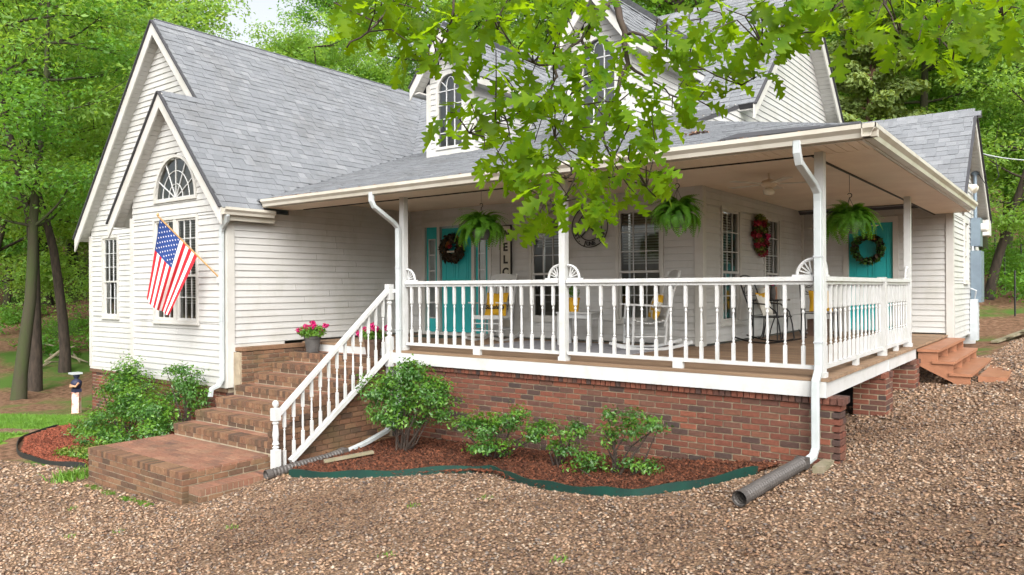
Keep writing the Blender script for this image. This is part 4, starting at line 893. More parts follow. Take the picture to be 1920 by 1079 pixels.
def black_rocker():
    t = thing('metal_rocking_chair', 'black metal rocking chair side-on beside the porch window, grey and yellow pillow', 'chair'); P = 'black_metal'
    def o(mb, n): mb.obj(n, P, t, local=True)
    for s in (-1, 1):
        x = s*.27; o(MB().tube([(x, -.5+i*.1, .012+.10*((-.5+i*.1)/.55)**2) for i in range(11)], .013, 6), 'rocker')
        o(MB().tube([(x, -.3, .06), (x, -.27, .3), (x, -.22, .5), (x, -.08, .62), (x, .25, .65)], .012, 6), 'arm_frame'); o(MB().tube([(x, .22, .05), (x, .16, .35), (x, .25, .65), (x, .38, 1.0)], .013, 6), 'back_post')
        o(MB().tube([(x, -.1, .05), (x, -.14, .25), (x, -.2, .42)], .01, 6), 'leg')
    o(MB().tube([(.27*math.cos(t_), .38+.03*math.sin(t_), 1.0+.09*math.sin(t_)) for t_ in np.linspace(0, math.pi, 11)], .013, 6), 'crest_rail')
    o(MB().bar((-.27, .29, .76), (.27, .29, .76), .014), 'back_rail'); o(MB().bar((-.27, .2, .44), (.27, .2, .44), .014), 'seat_rail')
    for sx in (-1, 1):
        for sz in (0, 1):
            m = MB(); cx, cz = sx*.115, .84+sz*.12; m.tube([(cx+(.03+.012*t_)*math.cos(t_*sx+sz*3), .335+(cz-.84)*.3, cz+(.03+.012*t_)*math.sin(t_*sx+sz*3)*(.9)) for t_ in np.linspace(0, 5, 18)], .007, 5); o(m, 'scroll')
    m = MB()
    for i in range(9): m.bar((-.26, -.25+i*.055, .42), (.26, -.25+i*.055, .42), .03, .006)
    m.box((-.27, -.27, .41), (-.25, .2, .43)).box((.25, -.27, .41), (.27, .2, .43)); o(m, 'seat')
    return t
b1 = black_rocker(); move_tree(b1, Mt(-1.95, 4.35, 0, 86)); b2 = copy_tree(b1, Mt(-1.72, 6.35, 0, 24), 'black metal scroll-back rocking chair behind the corner post, with a golden pillow')
cushion('pillow', 'grey and yellow pillow on the side-on black metal chair', WM[b1.name] @ Matrix.Translation((0, .08, .62)) @ Matrix.Rotation(R(-20), 4, 'X'), .2, 'yellow', stripe=('cream_cloth', lambda a, b: b < .3-.5*a))
cushion('pillow', 'golden pillow on the scroll-back black metal chair', WM[b2.name] @ Matrix.Translation((.05, .12, .64)) @ Matrix.Rotation(R(-16), 4, 'X'), .2, 'yellow')
tb = thing('side_table', 'small white wooden side table between the two white rocking chairs', 'table', (-4.2, 2.2, 0), R(8))
MB().box((-.3, -.24, .5), (.3, .24, .525)).obj('table_top', 'white_paint', tb, local=True); MB().box((-.26, -.2, .43), (.26, .2, .5)).obj('apron', 'white_paint', tb, local=True)
for x in (-.26, .26):
    for y in (-.2, .2): MB().box((x-.022, y-.022, 0), (x+.022, y+.022, .5)).obj('leg', 'white_paint', tb, local=True)
def leafy(n, cen, rad, size, zmin=None, up=0.4, shape='ell', clump=0, seed=None):   # small folded leaves as numpy quads
    r_ = np.random.default_rng(seed if seed is not None else random.randrange(10**6)); cen = np.array(cen, float); rad = np.array(rad, float)
    if clump:
        cc = r_.normal(0, 1, (clump, 3)); cc /= np.linalg.norm(cc, axis=1)[:, None]; cc *= (r_.random((clump, 1))**.4)*.85
        d = cc[r_.integers(0, clump, n)]+r_.normal(0, .52/clump**.42, (n, 3))
    else: d = r_.normal(0, 1, (n, 3)); d /= np.linalg.norm(d, axis=1)[:, None]; d *= r_.random((n, 1))**.4
    p = cen+d*rad; nr = d+r_.normal(0, .55, (n, 3))+np.array([0, 0, up]); nr /= np.linalg.norm(nr, axis=1)[:, None]
    t = r_.normal(0, 1, (n, 3)); t -= nr*np.sum(t*nr, 1)[:, None]; t /= np.linalg.norm(t, axis=1)[:, None]; b = np.cross(nr, t); s = size*r_.uniform(.6, 1.3, (n, 1))
    V = np.stack([p-t*s*.5, p+b*s*.26+nr*s*.10+t*s*.05, p+t*s*.5-nr*s*.08, p-b*s*.26+nr*s*.10+t*s*.05], 1)
    return V.reshape(-1, 3)
def leaf_obj(name, V, m, parent=None, world_local=False, kind=None):
    n = len(V)//4; Fq = np.arange(n*4).reshape(n, 4); Fq = np.concatenate([Fq[:, [0, 1, 2]], Fq[:, [0, 2, 3]]])
    me = quads_mesh(name, V, Fq, m); o = bpy.data.objects.new(name, me)
    if parent and not world_local: me.transform(WM[parent.name].inverted())
    return link(o, parent, WM[parent.name] if parent else None)
def potplant(name, label, loc, r, h, mpot, leaves, blossom=None, cat='plant pot', grp=None):
    t = thing(name, label, cat, loc, 0, grp); x, y, z = loc
    MB().lathe([(r*.72, 0), (r*.92, h*.82), (r, h*.84), (r*1.02, h), (r*.93, h), (r*.9, h*.9)], loc, 20).obj('pot', mpot, t); MB().lathe([(r*.9, h*.9), (.01, h*.92)], loc, 16).obj('soil', 'soil', t)
    leaf_obj('foliage', leafy(*leaves), 'shrub_leaf_new', t)
    if blossom:
        for i in range(9):
            a = i*2.4; rr_ = .05+.02*i; c = (x+rr_*math.cos(a)*1.15, y+rr_*math.sin(a)*1.15, z+h+.13+.05*math.sin(i*1.7)+.03*(i < 3)); leaf_obj('blossom', leafy(55, c, (.055, .055, .045), .045, up=.5), 'petal', t)
    return t
potplant('flower_pot', 'dark grey pot of pink flowers on the top brick step beside the siding', (-8.12, .12, -.15), .14, .27, 'pot_dark', (700, (-8.12, .12, .19), (.24, .24, .12), .055), True)
potplant('flower_pot', 'brown pot of pink flowers seen behind the stair railing spindles', (-6.66, .13, -.15), .14, .27, 'pot_brown', (500, (-6.66, .13, .2), (.2, .2, .1), .055), True)
potplant('plant_pot', 'small yellow pot with reddish green plant on white side table', (-4.32, 2.22, .525), .1, .22, 'yellow', (120, (-4.32, 2.22, .84), (.09, .09, .11), .07))
bt = thing('iron_table', 'black iron side table with curved scroll legs between the metal chairs', 'table', (-2.22, 5.25, 0))
MB().box((-2.46, 4.95, .66), (-1.98, 5.55, .685)).obj('table_top', 'black_metal', bt)
for x in (-2.43, -2.02):
    MB().tube([(x, 4.98, 0), (x, 4.98, .66)], .011, 6).obj('leg', 'black_metal', bt); MB().tube([(x, 5.3+.22*math.sin(t_), .34-.33*math.cos(t_)) for t_ in np.linspace(-.2, 3.2, 14)], .011, 6).obj('scroll_leg', 'black_metal', bt)
t = thing('flower_vase', 'dark tall vase of pink flowers on the black iron table', 'vase', (-2.2, 5.3, .685)); MB().lathe([(.04, 0), (.055, .1), (.04, .2), (.05, .25)], (-2.2, 5.3, .685), 12).obj('vase_body', 'pot_dark', t); leaf_obj('blossom', leafy(60, (-2.2, 5.3, 1.0), (.13, .13, .07), .06), 'petal', t)
tag(MB().lathe([(.06, 0), (.085, .2), (.075, .2), (.055, .02)], (-2.3, 5.05, .685), 14).obj('white_cup', 'cream_cloth', None, True), 'cream tumbler on the black iron table', 'cup')
tag(MB().box((-2.4, 5.42, .685), (-2.2, 5.54, .9)).obj('wooden_box', 'orange_wood', None), 'small brown wooden box on the black iron table', 'box')
tag(MB().box((-5.4, .75, .0), (-2.75, 2.55, .012)).obj('rug', 'rug', None), 'flat grey woven rug under the white chairs and table', 'rug')
tag(MB().box((-7.95, 2.2, 0), (-7.0, 2.75, .014)).obj('door_mat', 'mat_green', None), 'dark green mat in front of the teal front door', 'door mat')
tag(MB().box((-1.95, 6.45, 0.0), (-1.6, 6.75, .3)).obj('planter_box', 'pot_brown', None), 'small brown box under the scroll-back metal chair', 'box')
# ------------------------------------------------------------------ wall decorations
sg = thing('welcome_sign', 'tall upright board reading WELCOME leaning on the wall beside the front door', 'sign', (-6.23, 2.95, .2)); MB().box((-6.345, 2.935, .2), (-6.12, 2.96, 2.02)).obj('board', 'sign_board', sg)
MB().box((-6.36, 2.93, .19), (-6.345, 2.962, 2.03)).box((-6.12, 2.93, .19), (-6.105, 2.962, 2.03)).box((-6.36, 2.93, 2.02), (-6.105, 2.962, 2.035)).obj('frame', 'black_paint', sg)
for i, ch in enumerate('WELCOME'): text_mesh(ch, .2, 'black_paint', 'letter', sg, Matrix.Translation((-6.232, 2.932, 1.86-i*.225)) @ RX)
rs = thing('round_sign', 'round dark metal wall sign lettered JUNE 2001 between the porch windows', 'sign', (-4.47, 2.96, 1.6)); C0 = Vector((-4.47, 2.955, 1.92))
for r_ in (.345, .23): MB().tube([C0+Vector((r_*math.cos(t_), 0, r_*math.sin(t_))) for t_ in np.linspace(0, 2*math.pi, 37)], .009, 6, False).obj('ring', 'black_metal', rs)
MB().bar(C0+Vector((-.16, 0, -.16)), C0+Vector((.16, 0, .16)), .02).bar(C0+Vector((-.16, 0, .16)), C0+Vector((.16, 0, -.16)), .02).obj('cross_bar', 'black_metal', rs)
for i, ch in enumerate('EST. JUNE 2001'):
    if ch == ' ': continue
    a = R(180+15+i*150/13); text_mesh(ch, .095, 'black_metal', 'letter', rs, Matrix.Translation(C0+Vector((.288*math.cos(a), -.004, .288*math.sin(a)))) @ RX @ Matrix.Rotation(a+R(90), 4, 'Z'))
def wreath(name, label, C, u, n, Rr, rr, layers, cat='wreath'):
    t = thing(name, label, cat, C); C = np.array(C, float); u = np.array(u, float); n = np.array(n, float); up = np.array([0, 0, 1.])
    for nm, m, cnt, size, spread, rng_ in layers:
        V = []
        for i in range(cnt):
            a = random.uniform(*rng_); c = C+u*Rr*math.cos(a)+up*Rr*math.sin(a)+n*(.03+random.random()*.04); V.append(leafy(9, c, (spread,)*3, size))
        leaf_obj(nm, np.concatenate(V), m, t)
    MB().tube([C+u*Rr*math.cos(a)+up*Rr*math.sin(a)+n*.02 for a in np.linspace(0, 2*math.pi, 25)], rr, 7, False).obj('ring', 'dark_leaf', t); return t
F2 = (0, 2*math.pi)
w1 = wreath('wreath', 'bushy dark wreath with autumn flowers on the teal front door', (-7.5, 2.95, 1.66), XU, NEGY, .2, .06, [('foliage', 'dark_leaf', 95, .1, .09, F2), ('leaf_spray', 'autumn', 14, .07, .07, F2)])
leaf_obj('flower', leafy(60, (-7.58, 2.88, 1.75), (.09, .03, .08), .07), 'autumn', w1); leaf_obj('flower', leafy(40, (-7.52, 2.87, 1.70), (.06, .03, .05), .06), 'red_flower', w1)
MB().box((-7.6, 2.87, 1.58), (-7.4, 2.885, 1.615)).obj('name_plate', 'sign_board', w1)
wreath('wreath', 'green leafy wreath with tan blooms on the teal side door', (-1.25, 8.08, 1.63), XU, NEGY, .24, .03, [('foliage', 'dark_leaf', 60, .1, .06, F2), ('leaf_spray', 'shrub_leaf', 40, .1, .07, F2), ('flower', 'autumn', 7, .06, .04, F2)])
sw = thing('wall_swag', 'long red, olive and purple mesh swag hung between the side porch windows', 'wreath', (-2.47, 5.3, 1.4))
for i, (dy, z, m) in enumerate([(0, 2.1, 'olive_mesh'), (.12, 2.07, 'autumn'), (-.12, 2.0, 'red_flower'), (.05, 2.0, 'red_flower'), (.2, 2.0, 'olive_mesh'), (-.1, 1.91, 'olive_mesh'), (.12, 1.9, 'olive_mesh'), (-.2, 1.81, 'red_flower'), (0, 1.8, 'dark_leaf'), (.24, 1.8, 'petal'), (-.08, 1.73, 'olive_mesh'), (.12, 1.72, 'red_flower'), (-.05, 1.64, 'red_flower'), (.2, 1.66, 'red_flower'), (0, 1.56, 'olive_mesh'), (.12, 1.5, 'red_flower'), (.1, 1.6, 'dark_leaf')]):
    leaf_obj('ruffle', leafy(90, (-2.42, 5.33+dy, z), (.08, .15, .075), .08), m, sw)
# ------------------------------------------------------------------ hanging ferns
def frond_mesh():
    vs, fs = [], []; Ln = .46; N = 24
    def cv(t): return np.array([Ln*(t-.12*t*t), 0, (.24*math.sin(t*2.1)-.30*t*t)])
    for i in range(1, N+1):
        t = i/N; p = cv(t); ln = .062*math.sin(math.pi*(.12+.86*t))**.7+.008; d = cv(min(t+.02, 1))-cv(t-.02); d /= np.linalg.norm(d)
        for s in (-1, 1):
            b = len(vs); tip = p+np.array([d[0]*.012, s*ln, d[2]*.012-.015]); w_ = d*.0085
            vs += [p-w_, p+w_, (p+tip)/2+w_*1.2+np.array([0, 0, .004]), tip, (p+tip)/2-w_*1.2+np.array([0, 0, .004])]; fs += [(b, b+1, b+2, b+3, b+4)]
    return mesh_of('frond', vs, fs, 'fern')
FR = [frond_mesh()]
def fern(label, loc, ztop, scale=1.):
    t = thing('hanging_fern', label, 'fern', loc, 0, None); x, y, z = loc
    MB().lathe([(.09, -.14), (.14, -.02), (.145, 0), (.13, 0)], loc, 16).obj('basket', 'pot_dark', t)
    m = MB(); m.tube([(x, y, z+.30)]+[(x+.028*math.sin(a), y, z+.34-.028*math.cos(a)+.0) for a in np.linspace(0, 4.2, 8)], .006, 5); m.tube([(x, y, z+.38), (x, y, ztop)], .003, 4); m.obj('hook', 'black_metal', t)
    m = MB()
    for k in range(3): a = k*2.09; m.tube([(x+.13*math.cos(a), y+.13*math.sin(a), z), (x, y, z+.31)], .003, 4)
    m.obj('hanger', 'black_metal', t)
    for i in range(125):
        a = i*2.39996+random.gauss(0, .1); k = random.random()
        M = Matrix.Translation((x+.05*math.cos(a), y+.05*math.sin(a), z+.0)) @ Matrix.Rotation(a, 4, 'Z') @ Matrix.Rotation(R(-68+112*k**.75), 4, 'Y') @ Matrix.Rotation(R(random.uniform(-35, 35)), 4, 'X') @ Matrix.Scale(scale*random.uniform(.75, 1.12), 4)
        link(bpy.data.objects.new('frond', FR[0]), t, M)
fern('hanging basket fern in front of the teal front door', (-4.62, .3, 1.72), 2.44, .82)
fern('hanging basket fern beside the oak leaves at the house corner', (-1.67, .3, 1.74), 2.44, .68)
fern('hanging basket fern over the side railing by the teal side door', (-.28, 2.4, 1.72), 2.44, .74)
# ------------------------------------------------------------------ ceiling fans
def fan(label, x, y, drop):
    t = thing('ceiling_fan', label, 'ceiling fan', (x, y, 2.44-drop)); z = 2.44-drop
    MB().tube([(x, y, 2.44), (x, y, z)], .012).obj('rod', 'soffit', t); MB().lathe([(.03, 0), (.09, -.02), (.11, -.06), (.09, -.1), (.04, -.12)], (x, y, z), 16).obj('motor', 'soffit', t, True); MB().lathe([(.04, -.12), (.08, -.15), (.07, -.2), (.02, -.22)], (x, y, z), 14).obj('lamp_shade', 'bulb_glass', t, True)
    for k in range(5):
        a = k*1.2566+.4; c, s = math.cos(a), math.sin(a); MB().poly([(x+c*.14-s*.04, y+s*.14+c*.04, z-.06), (x+c*.14+s*.04, y+s*.14-c*.04, z-.06), (x+c*.6+s*.065, y+s*.6-c*.065, z-.055), (x+c*.6-s*.065, y+s*.6+c*.065, z-.055)], .008, (0, 0, 1)).obj('blade', 'cream_cloth', t)
fan('cream ceiling fan under the porch near the house corner', -1.3, 2.4, .08); fan('ceiling fan on a long rod near the teal side door', -1.3, 6.2, .42)
# ------------------------------------------------------------------ flag
fl = thing('flag', 'American flag on a wooden pole slanting out from the gabled wing', 'flag', (-8.95, -1.1, 1.1)); pa, pbt = Vector((-8.92, -1.08, 1.09)), Vector((-9.3, -1.88, 2.04))
MB().tube([pa, pbt], .013, 8).obj('pole', 'wood_pole', fl); MB().lathe([(.012, 0), (.02, .012), (.02, .03), (.005, .045)], pbt, 10).obj('finial', 'wood_pole', fl); MB().box((-8.97, -1.1, 1.0), (-8.88, -1.05, 1.12)).obj('bracket', 'white_paint', fl)
# two rows of corners: hoist on the pole, fly hanging down in folds
A = pa.lerp(pbt, .965); B = pa.lerp(pbt, .36); nu, nv = 40, 39
Cc = Vector(at(318, 590, (B-Vector(CAM)).dot(Vector(_F))-.1)); Dd = Vector(at(274, 560, (A-Vector(CAM)).dot(Vector(_F))+.12)); nf = (B-A).cross(Dd-A).normalized()
def fp(u, v):
    p = A.lerp(B, v).lerp(Dd.lerp(Cc, v), u); return p+nf*(.07*math.sin(v*9+u*2.2)*u**.7+.025*math.sin(v*17+3*u)*u)+Vector((0, 0, -.06*math.sin(math.pi*v)*u))
vs = [fp(i/nu, j/nv) for i in range(nu+1) for j in range(nv+1)]; fs = []; mi = []
for i in range(nu):
    for j in range(nv):
        fs.append((i*(nv+1)+j, (i+1)*(nv+1)+j, (i+1)*(nv+1)+j+1, i*(nv+1)+j+1)); s = j//3; mi.append(2 if (s < 7 and i < 16) else (0 if s % 2 == 0 else 1))
me = mesh_of('cloth', vs, fs, 'flag_red', True); me.materials.append(MATS['flag_white']); me.materials.append(MATS['flag_blue'])
for p, m in zip(me.polygons, mi): p.material_index = m
me.transform(WM[fl.name].inverted()); cl = link(bpy.data.objects.new('cloth', me), fl, WM[fl.name])
m = MB()
for r_ in range(9):
    for c in range(6 if r_ % 2 == 0 else 5):
        v0 = (r_+.75)/9.4*21/39; u0 = ((c if r_ % 2 == 0 else c+.5)+.5)/6*.39
        for sd in (1, -1):
            pts = []
            for k in range(10): a = k*math.pi/5; rr_ = .0115 if k % 2 == 0 else .0048; pts.append(fp(u0+rr_*math.cos(a)*1.05, v0+rr_*math.sin(a)*1.7)+nf*.004*sd)
            m.add(pts, [tuple(range(10)) if sd > 0 else tuple(range(9, -1, -1))])
m.obj('star', 'flag_white', cl)
# ------------------------------------------------------------------ electric service on the rear wing
def eb(label, name, a, b, m='grey_metal'):
    o = thing(name, label, 'meter box' if 'meter' in name else 'panel', a); MB().box(a, b).obj('box_body', m, o); return o
o = eb('blue grey electric meter box with round glass meter on the rear wing', 'electric_meter', (.18, 10.9, 1.75), (.36, 11.35, 2.35)); MB().lathe([(.09, 0), (.09, .1), (.07, .13)], (0, 0, 0), 16, Matrix.Translation((.36, 11.12, 2.15)) @ Matrix.Rotation(R(90), 4, 'Y')).obj('meter_glass', 'bulb_glass', o)
MB().tube([(.25, 11.1, 2.35), (.25, 11.1, 3.3)], .035).obj('conduit', 'grey_metal', o); MB().lathe([(.06, 0), (.08, .05), (.05, .1)], (.25, 11.1, 3.28), 10).obj('weather_head', 'grey_metal', o)
o = eb('tall blue grey breaker panel below the meter on the rear wing', 'breaker_panel', (.18, 10.85, .55), (.37, 11.5, 1.65)); MB().box((.37, 10.95, .65), (.38, 11.4, 1.55)).obj('panel_door', 'grey_metal', o); MB().box((.2, 10.9, 1.65), (.24, 10.94, 1.75)).box((.2, 11.2, 1.65), (.24, 11.24, 1.75)).obj('conduit', 'light_grey', o)
o = eb('narrow grey utility box standing below the breaker panel', 'utility_box', (.18, 10.7, -.25), (.32, 11.0, .62), 'light_grey'); MB().tube([(.26, 10.8, .62), (.3, 10.7, .8), (.2, 10.6, .85)], .015).obj('conduit', 'light_grey', o)
o = thing('flood_light', 'twin white security flood light on the rear gable', 'light', (.2, 9.9, 2.9))
MB().box((.18, 9.85, 2.86), (.22, 9.97, 2.98)).obj('base_plate', 'light_grey', o)
for dy in (-.1, .14): MB().lathe([(.03, 0), (.045, .05), (.085, .15), (.08, .16)], (0, 0, 0), 14, Matrix.Translation((.24, 9.9+dy, 2.92)) @ Matrix.Rotation(R(118), 4, 'Y') @ Matrix.Rotation(R(20), 4, 'X')).obj('lamp_head', 'bulb_glass', o, True)
wa, wb_ = Vector((.38, 11.0, 3.72)), Vector(at(2150, 225, 20)); tag(MB().tube([wa.lerp(wb_, t_)-Vector((0, 0, .5*4*t_*(1-t_))) for t_ in np.linspace(0, 1, 20)], .012, 5).obj('service_wire', 'light_grey', None), 'sagging pale service wire leaving the rear gable', 'wire')
tag(MB().tube([wa, wa+Vector((.25, .05, -.15)), wa+Vector((.3, .1, -.5)), wa+Vector((.12, .1, -.75)), (.27, 11.1, 3.38)], .01, 5).obj('drip_loop', 'black_metal', None), 'looped black service cable at the rear gable', 'wire')
tag(MB().tube([(-11.6, -1.1, -.62), (-11.6, -1.18, -.62), (-11.6, -1.2, -.7)], .018).obj('garden_tap', 'brass', None), 'brass hose tap on the brick ledge of the wing', 'tap')
# garden statue by the wing
gs = thing('garden_statue', 'small dark garden figure with folded arms on a floral painted pedestal', 'statue', (-15.1, -.75, gz(-15.1, -.75))); zg = gz(-15.1, -.75); x, y = -15.1, -.75
MB().lathe([(.15, 0), (.14, .05), (.13, .6), (.14, .62)], (x, y, zg), 4).obj('pedestal', 'floral', gs); MB().box((x-.11, y-.1, zg+.62), (x+.11, y+.1, zg+.72)).obj('waist', 'navy', gs)
MB().lathe([(.10, .72), (.14, .82), (.15, .92), (.09, .99), (.05, 1.01), (.05, 1.03), (.08, 1.06), (.09, 1.12), (.06, 1.18), (.01, 1.2)], (x, y, zg), 14).obj('body', 'navy', gs, True)
MB().tube([(x-.15, y, zg+.9), (x-.17, y-.1, zg+.8), (x, y-.17, zg+.79), (x+.1, y-.15, zg+.81)], .032, 8).obj('arm', 'skin_tan', gs, True); MB().tube([(x+.15, y, zg+.9), (x+.17, y-.1, zg+.8), (x, y-.18, zg+.84)], .032, 8).obj('arm', 'skin_tan', gs, True); MB().box((x-.15, y-.16, zg+1.15), (x+.13, y+.12, zg+1.2)).obj('cap', 'light_grey', gs); gs.scale = (.72, .72, .72); gs.location.x += .1; gs.location.y += .06
# ------------------------------------------------------------------ shrubs
def shrub(label, base, blobs, n, size, mats=('shrub_leaf', 'shrub_leaf_new'), stems=9, grp=None, name='shrub'):
    x, y = base; z = gz(x, y); t = thing(name, label, 'shrub', (x, y, z), 0, grp); m = MB()
    for i in range(stems):
        c, r_ = random.choice(blobs); e = np.array(c)+rng.normal(0, .4, 3)*np.array(r_); p0 = np.array((x+random.gauss(0, .05), y+random.gauss(0, .05), z-.03)); mid = (p0+e)/2+rng.normal(0, .05, 3); m.tube([p0, mid, e], [.014, .01, .004], 5)
    m.obj('stem', 'twig', t); tot = sum(np.prod(r_)**.67 for c, r_ in blobs)
    A = [leafy(int(n*.7*np.prod(r_)**.67/tot), c, r_, size, up=.5, clump=max(6, int(90*np.prod(r_)**.5))) for c, r_ in blobs]; leaf_obj('foliage', np.concatenate(A), mats[0], t)
    B_ = [leafy(int(n*.3*np.prod(r_)**.67/tot), np.array(c)+(0, 0, r_[2]*.25), np.array(r_)*1.02, size*1.1, up=.9, clump=max(6, int(70*np.prod(r_)**.5))) for c, r_ in blobs]; leaf_obj('foliage', np.concatenate(B_), mats[1], t)
    return t
shrub('large leafy shrub at the foot of the stair railing', (-5.1, -.75), [((-5.1, -.75, -.42), (.5, .42, .34)), ((-5.55, -.8, -.48), (.34, .3, .22)), ((-4.7, -.7, -.42), (.36, .32, .26)), ((-5.15, -.85, -.78), (.5, .35, .22)), ((-5.0, -.7, -.18), (.28, .28, .18)), ((-4.55, -.7, -.6), (.3, .3, .22))], 6500, .05, stems=16)
shrub('low spreading shrub beside the large stair shrub on the mulch', (-3.65, -.7), [((-3.75, -.7, -.8), (.34, .3, .17)), ((-3.4, -.65, -.68), (.27, .25, .15)), ((-4.15, -.7, -.8), (.24, .22, .1)), ((-3.55, -.8, -1.02), (.3, .25, .1)), ((-3.0, -.65, -.82), (.16, .2, .09))], 2600, .048)
shrub('thin open shrub in the middle of the porch mulch bed', (-2.68, -.72), [((-2.8, -.7, -.75), (.28, .22, .11)), ((-2.45, -.7, -.72), (.16, .2, .13)), ((-2.62, -.75, -.9), (.2, .2, .08))], 1100, .045)
shrub('ragged upright shrub near the corner end of the mulch bed', (-1.85, -.8), [((-1.75, -.78, -.55), (.26, .24, .16)), ((-1.45, -.78, -.52), (.2, .2, .09)), ((-2.15, -.9, -.98), (.3, .25, .13)), ((-1.6, -.8, -.95), (.22, .22, .1)), ((-1.95, -.8, -.72), (.16, .18, .13)), ((-2.0, -.75, -.48), (.1, .1, .1))], 1900, .045, stems=12)
shrub('broad dense evergreen shrub against the gabled wing below the windows', (-10.6, -1.75), [((-10.9, -1.6, -.85), (.75, .45, .42)), ((-10.2, -1.7, -1.05), (.8, .45, .4)), ((-11.6, -1.7, -1.45), (.6, .45, .28)), ((-11.1, -1.5, -.55), (.35, .3, .26)), ((-9.6, -1.75, -1.15), (.6, .4, .32)), ((-11.8, -1.9, -1.58), (.4, .4, .15)), ((-9.2, -2.0, -1.3), (.4, .35, .22)), ((-10.3, -2.2, -1.45), (.8, .4, .2))], 13000, .055, stems=14)
shrub('loose airy shrub by the wing downspout beside the steps', (-9.25, -1.35), [((-9.3, -1.4, -.62), (.42, .28, .26)), ((-8.98, -1.4, -.85), (.26, .24, .24)), ((-9.6, -1.4, -.8), (.3, .25, .25)), ((-9.35, -1.45, -.42), (.35, .25, .12))], 2400, .05)
shrub('low yellow green groundcover clump beside the brick landing', (-9.6, -2.75), [((-9.5, -2.7, -1.52), (.5, .25, .1)), ((-10.1, -2.75, -1.56), (.4, .22, .09)), ((-8.95, -2.75, -1.55), (.3, .25, .12))], 2400, .045, mats=('shrub_leaf_new', 'olive_mesh'), stems=3)
# grass: lawn, tufts and weeds
def blades(name, label, P, h, m='grass'):
    n = len(P); z = gz(P[:, 0], P[:, 1]); a = rng.uniform(0, 6.283, n); ln = h*rng.uniform(.5, 1.3, n); w_ = .006*(h/.06)**.5; lean = rng.normal(0, .45, (n, 2))
    b = np.c_[P, z-.005]; s = np.c_[np.cos(a)*w_, np.sin(a)*w_, np.zeros(n)]; mid = b+np.c_[lean*ln[:, None]*.35, ln*.6]; tip = b+np.c_[lean*ln[:, None], ln*.95]
    V = np.stack([b-s, b+s, mid+s*.7, mid-s*.7, tip], 1).reshape(-1, 3); i = np.arange(n)[:, None]*5; F = np.concatenate([i+[0, 1, 2], i+[0, 2, 3], i+[3, 2, 4]])
    return tag(link(bpy.data.objects.new(name, quads_mesh(name, V, F, m))), label, None, None, 'stuff')
lp = sample(LAWN, 160000, (PATH,)); blades('grass', 'bright green lawn grass beside the wing', lp[:42000], .06)
def tuft(label, x, y, n, r_, h, grp='weeds in the gravel', nm='weeds', m='grass'):
    P = np.c_[rng.normal(x, r_, n), rng.normal(y, r_, n)]; blades(nm, label, P, h, m)
tuft('spiky green grass clump at the corner of the wing bed', -8.9, -3.3, 260, .11, .13)
for x, y in ((-6.3, -4.4), (-5.9, -4.1), (-3.2, -2.5), (-2.7, -2.0), (-1.0, -3.2), (-4.6, -3.6), (-2.4, -3.6), (-7.4, -3.9)): tuft('tiny green weed sprouting in the open gravel', x, y, 26, .035, .04)
for i, (x, y) in enumerate(((-8.1, -3.36), (-7.6, -3.38), (-7.1, -3.4), (-6.7, -3.4))): tag(leaf_obj('moss', leafy(260, (x, y, gz(x, y)+.008), (.22, .08, .012), .025, up=3), 'shrub_leaf_new'), 'patchy green moss along the foot of the brick landing', None, None, 'stuff')
# dry leaves on roof and ground
def litter(name, label, C, rad, n, size, m='dry_leaf'): tag(leaf_obj(name, leafy(n, C, rad, size, up=2.5), m), label, None, None, 'stuff')
litter('leaf_litter', 'small pile of dry leaves on the porch roof', (-1.55, .55, PZ(.55)+.035), (.16, .07, .02), 60, .05)
P_ = np.concatenate([leafy(4, (x, -.5+random.random()*.06, 2.375), (.05, .03, .01), .04, up=2) for x in np.r_[rng.uniform(-8.4, -7.2, 40), rng.uniform(-7.5, 0, 45)]]); tag(leaf_obj('leaf_litter', P_, 'dry_leaf'), 'dry leaf debris caught along the porch gutter', None, None, 'stuff')
gp = sample(GRAVEL, 6000, (BED, BED2, STEPS)); gp = gp[:1100]; P_ = np.concatenate([leafy(1, (x, y, gz(x, y)+.018), (.01, .01, .004), .055, up=3) for x, y in gp]); tag(leaf_obj('leaf_litter', P_, 'dry_leaf'), 'scattered dry leaves over the gravel', None, None, 'stuff')
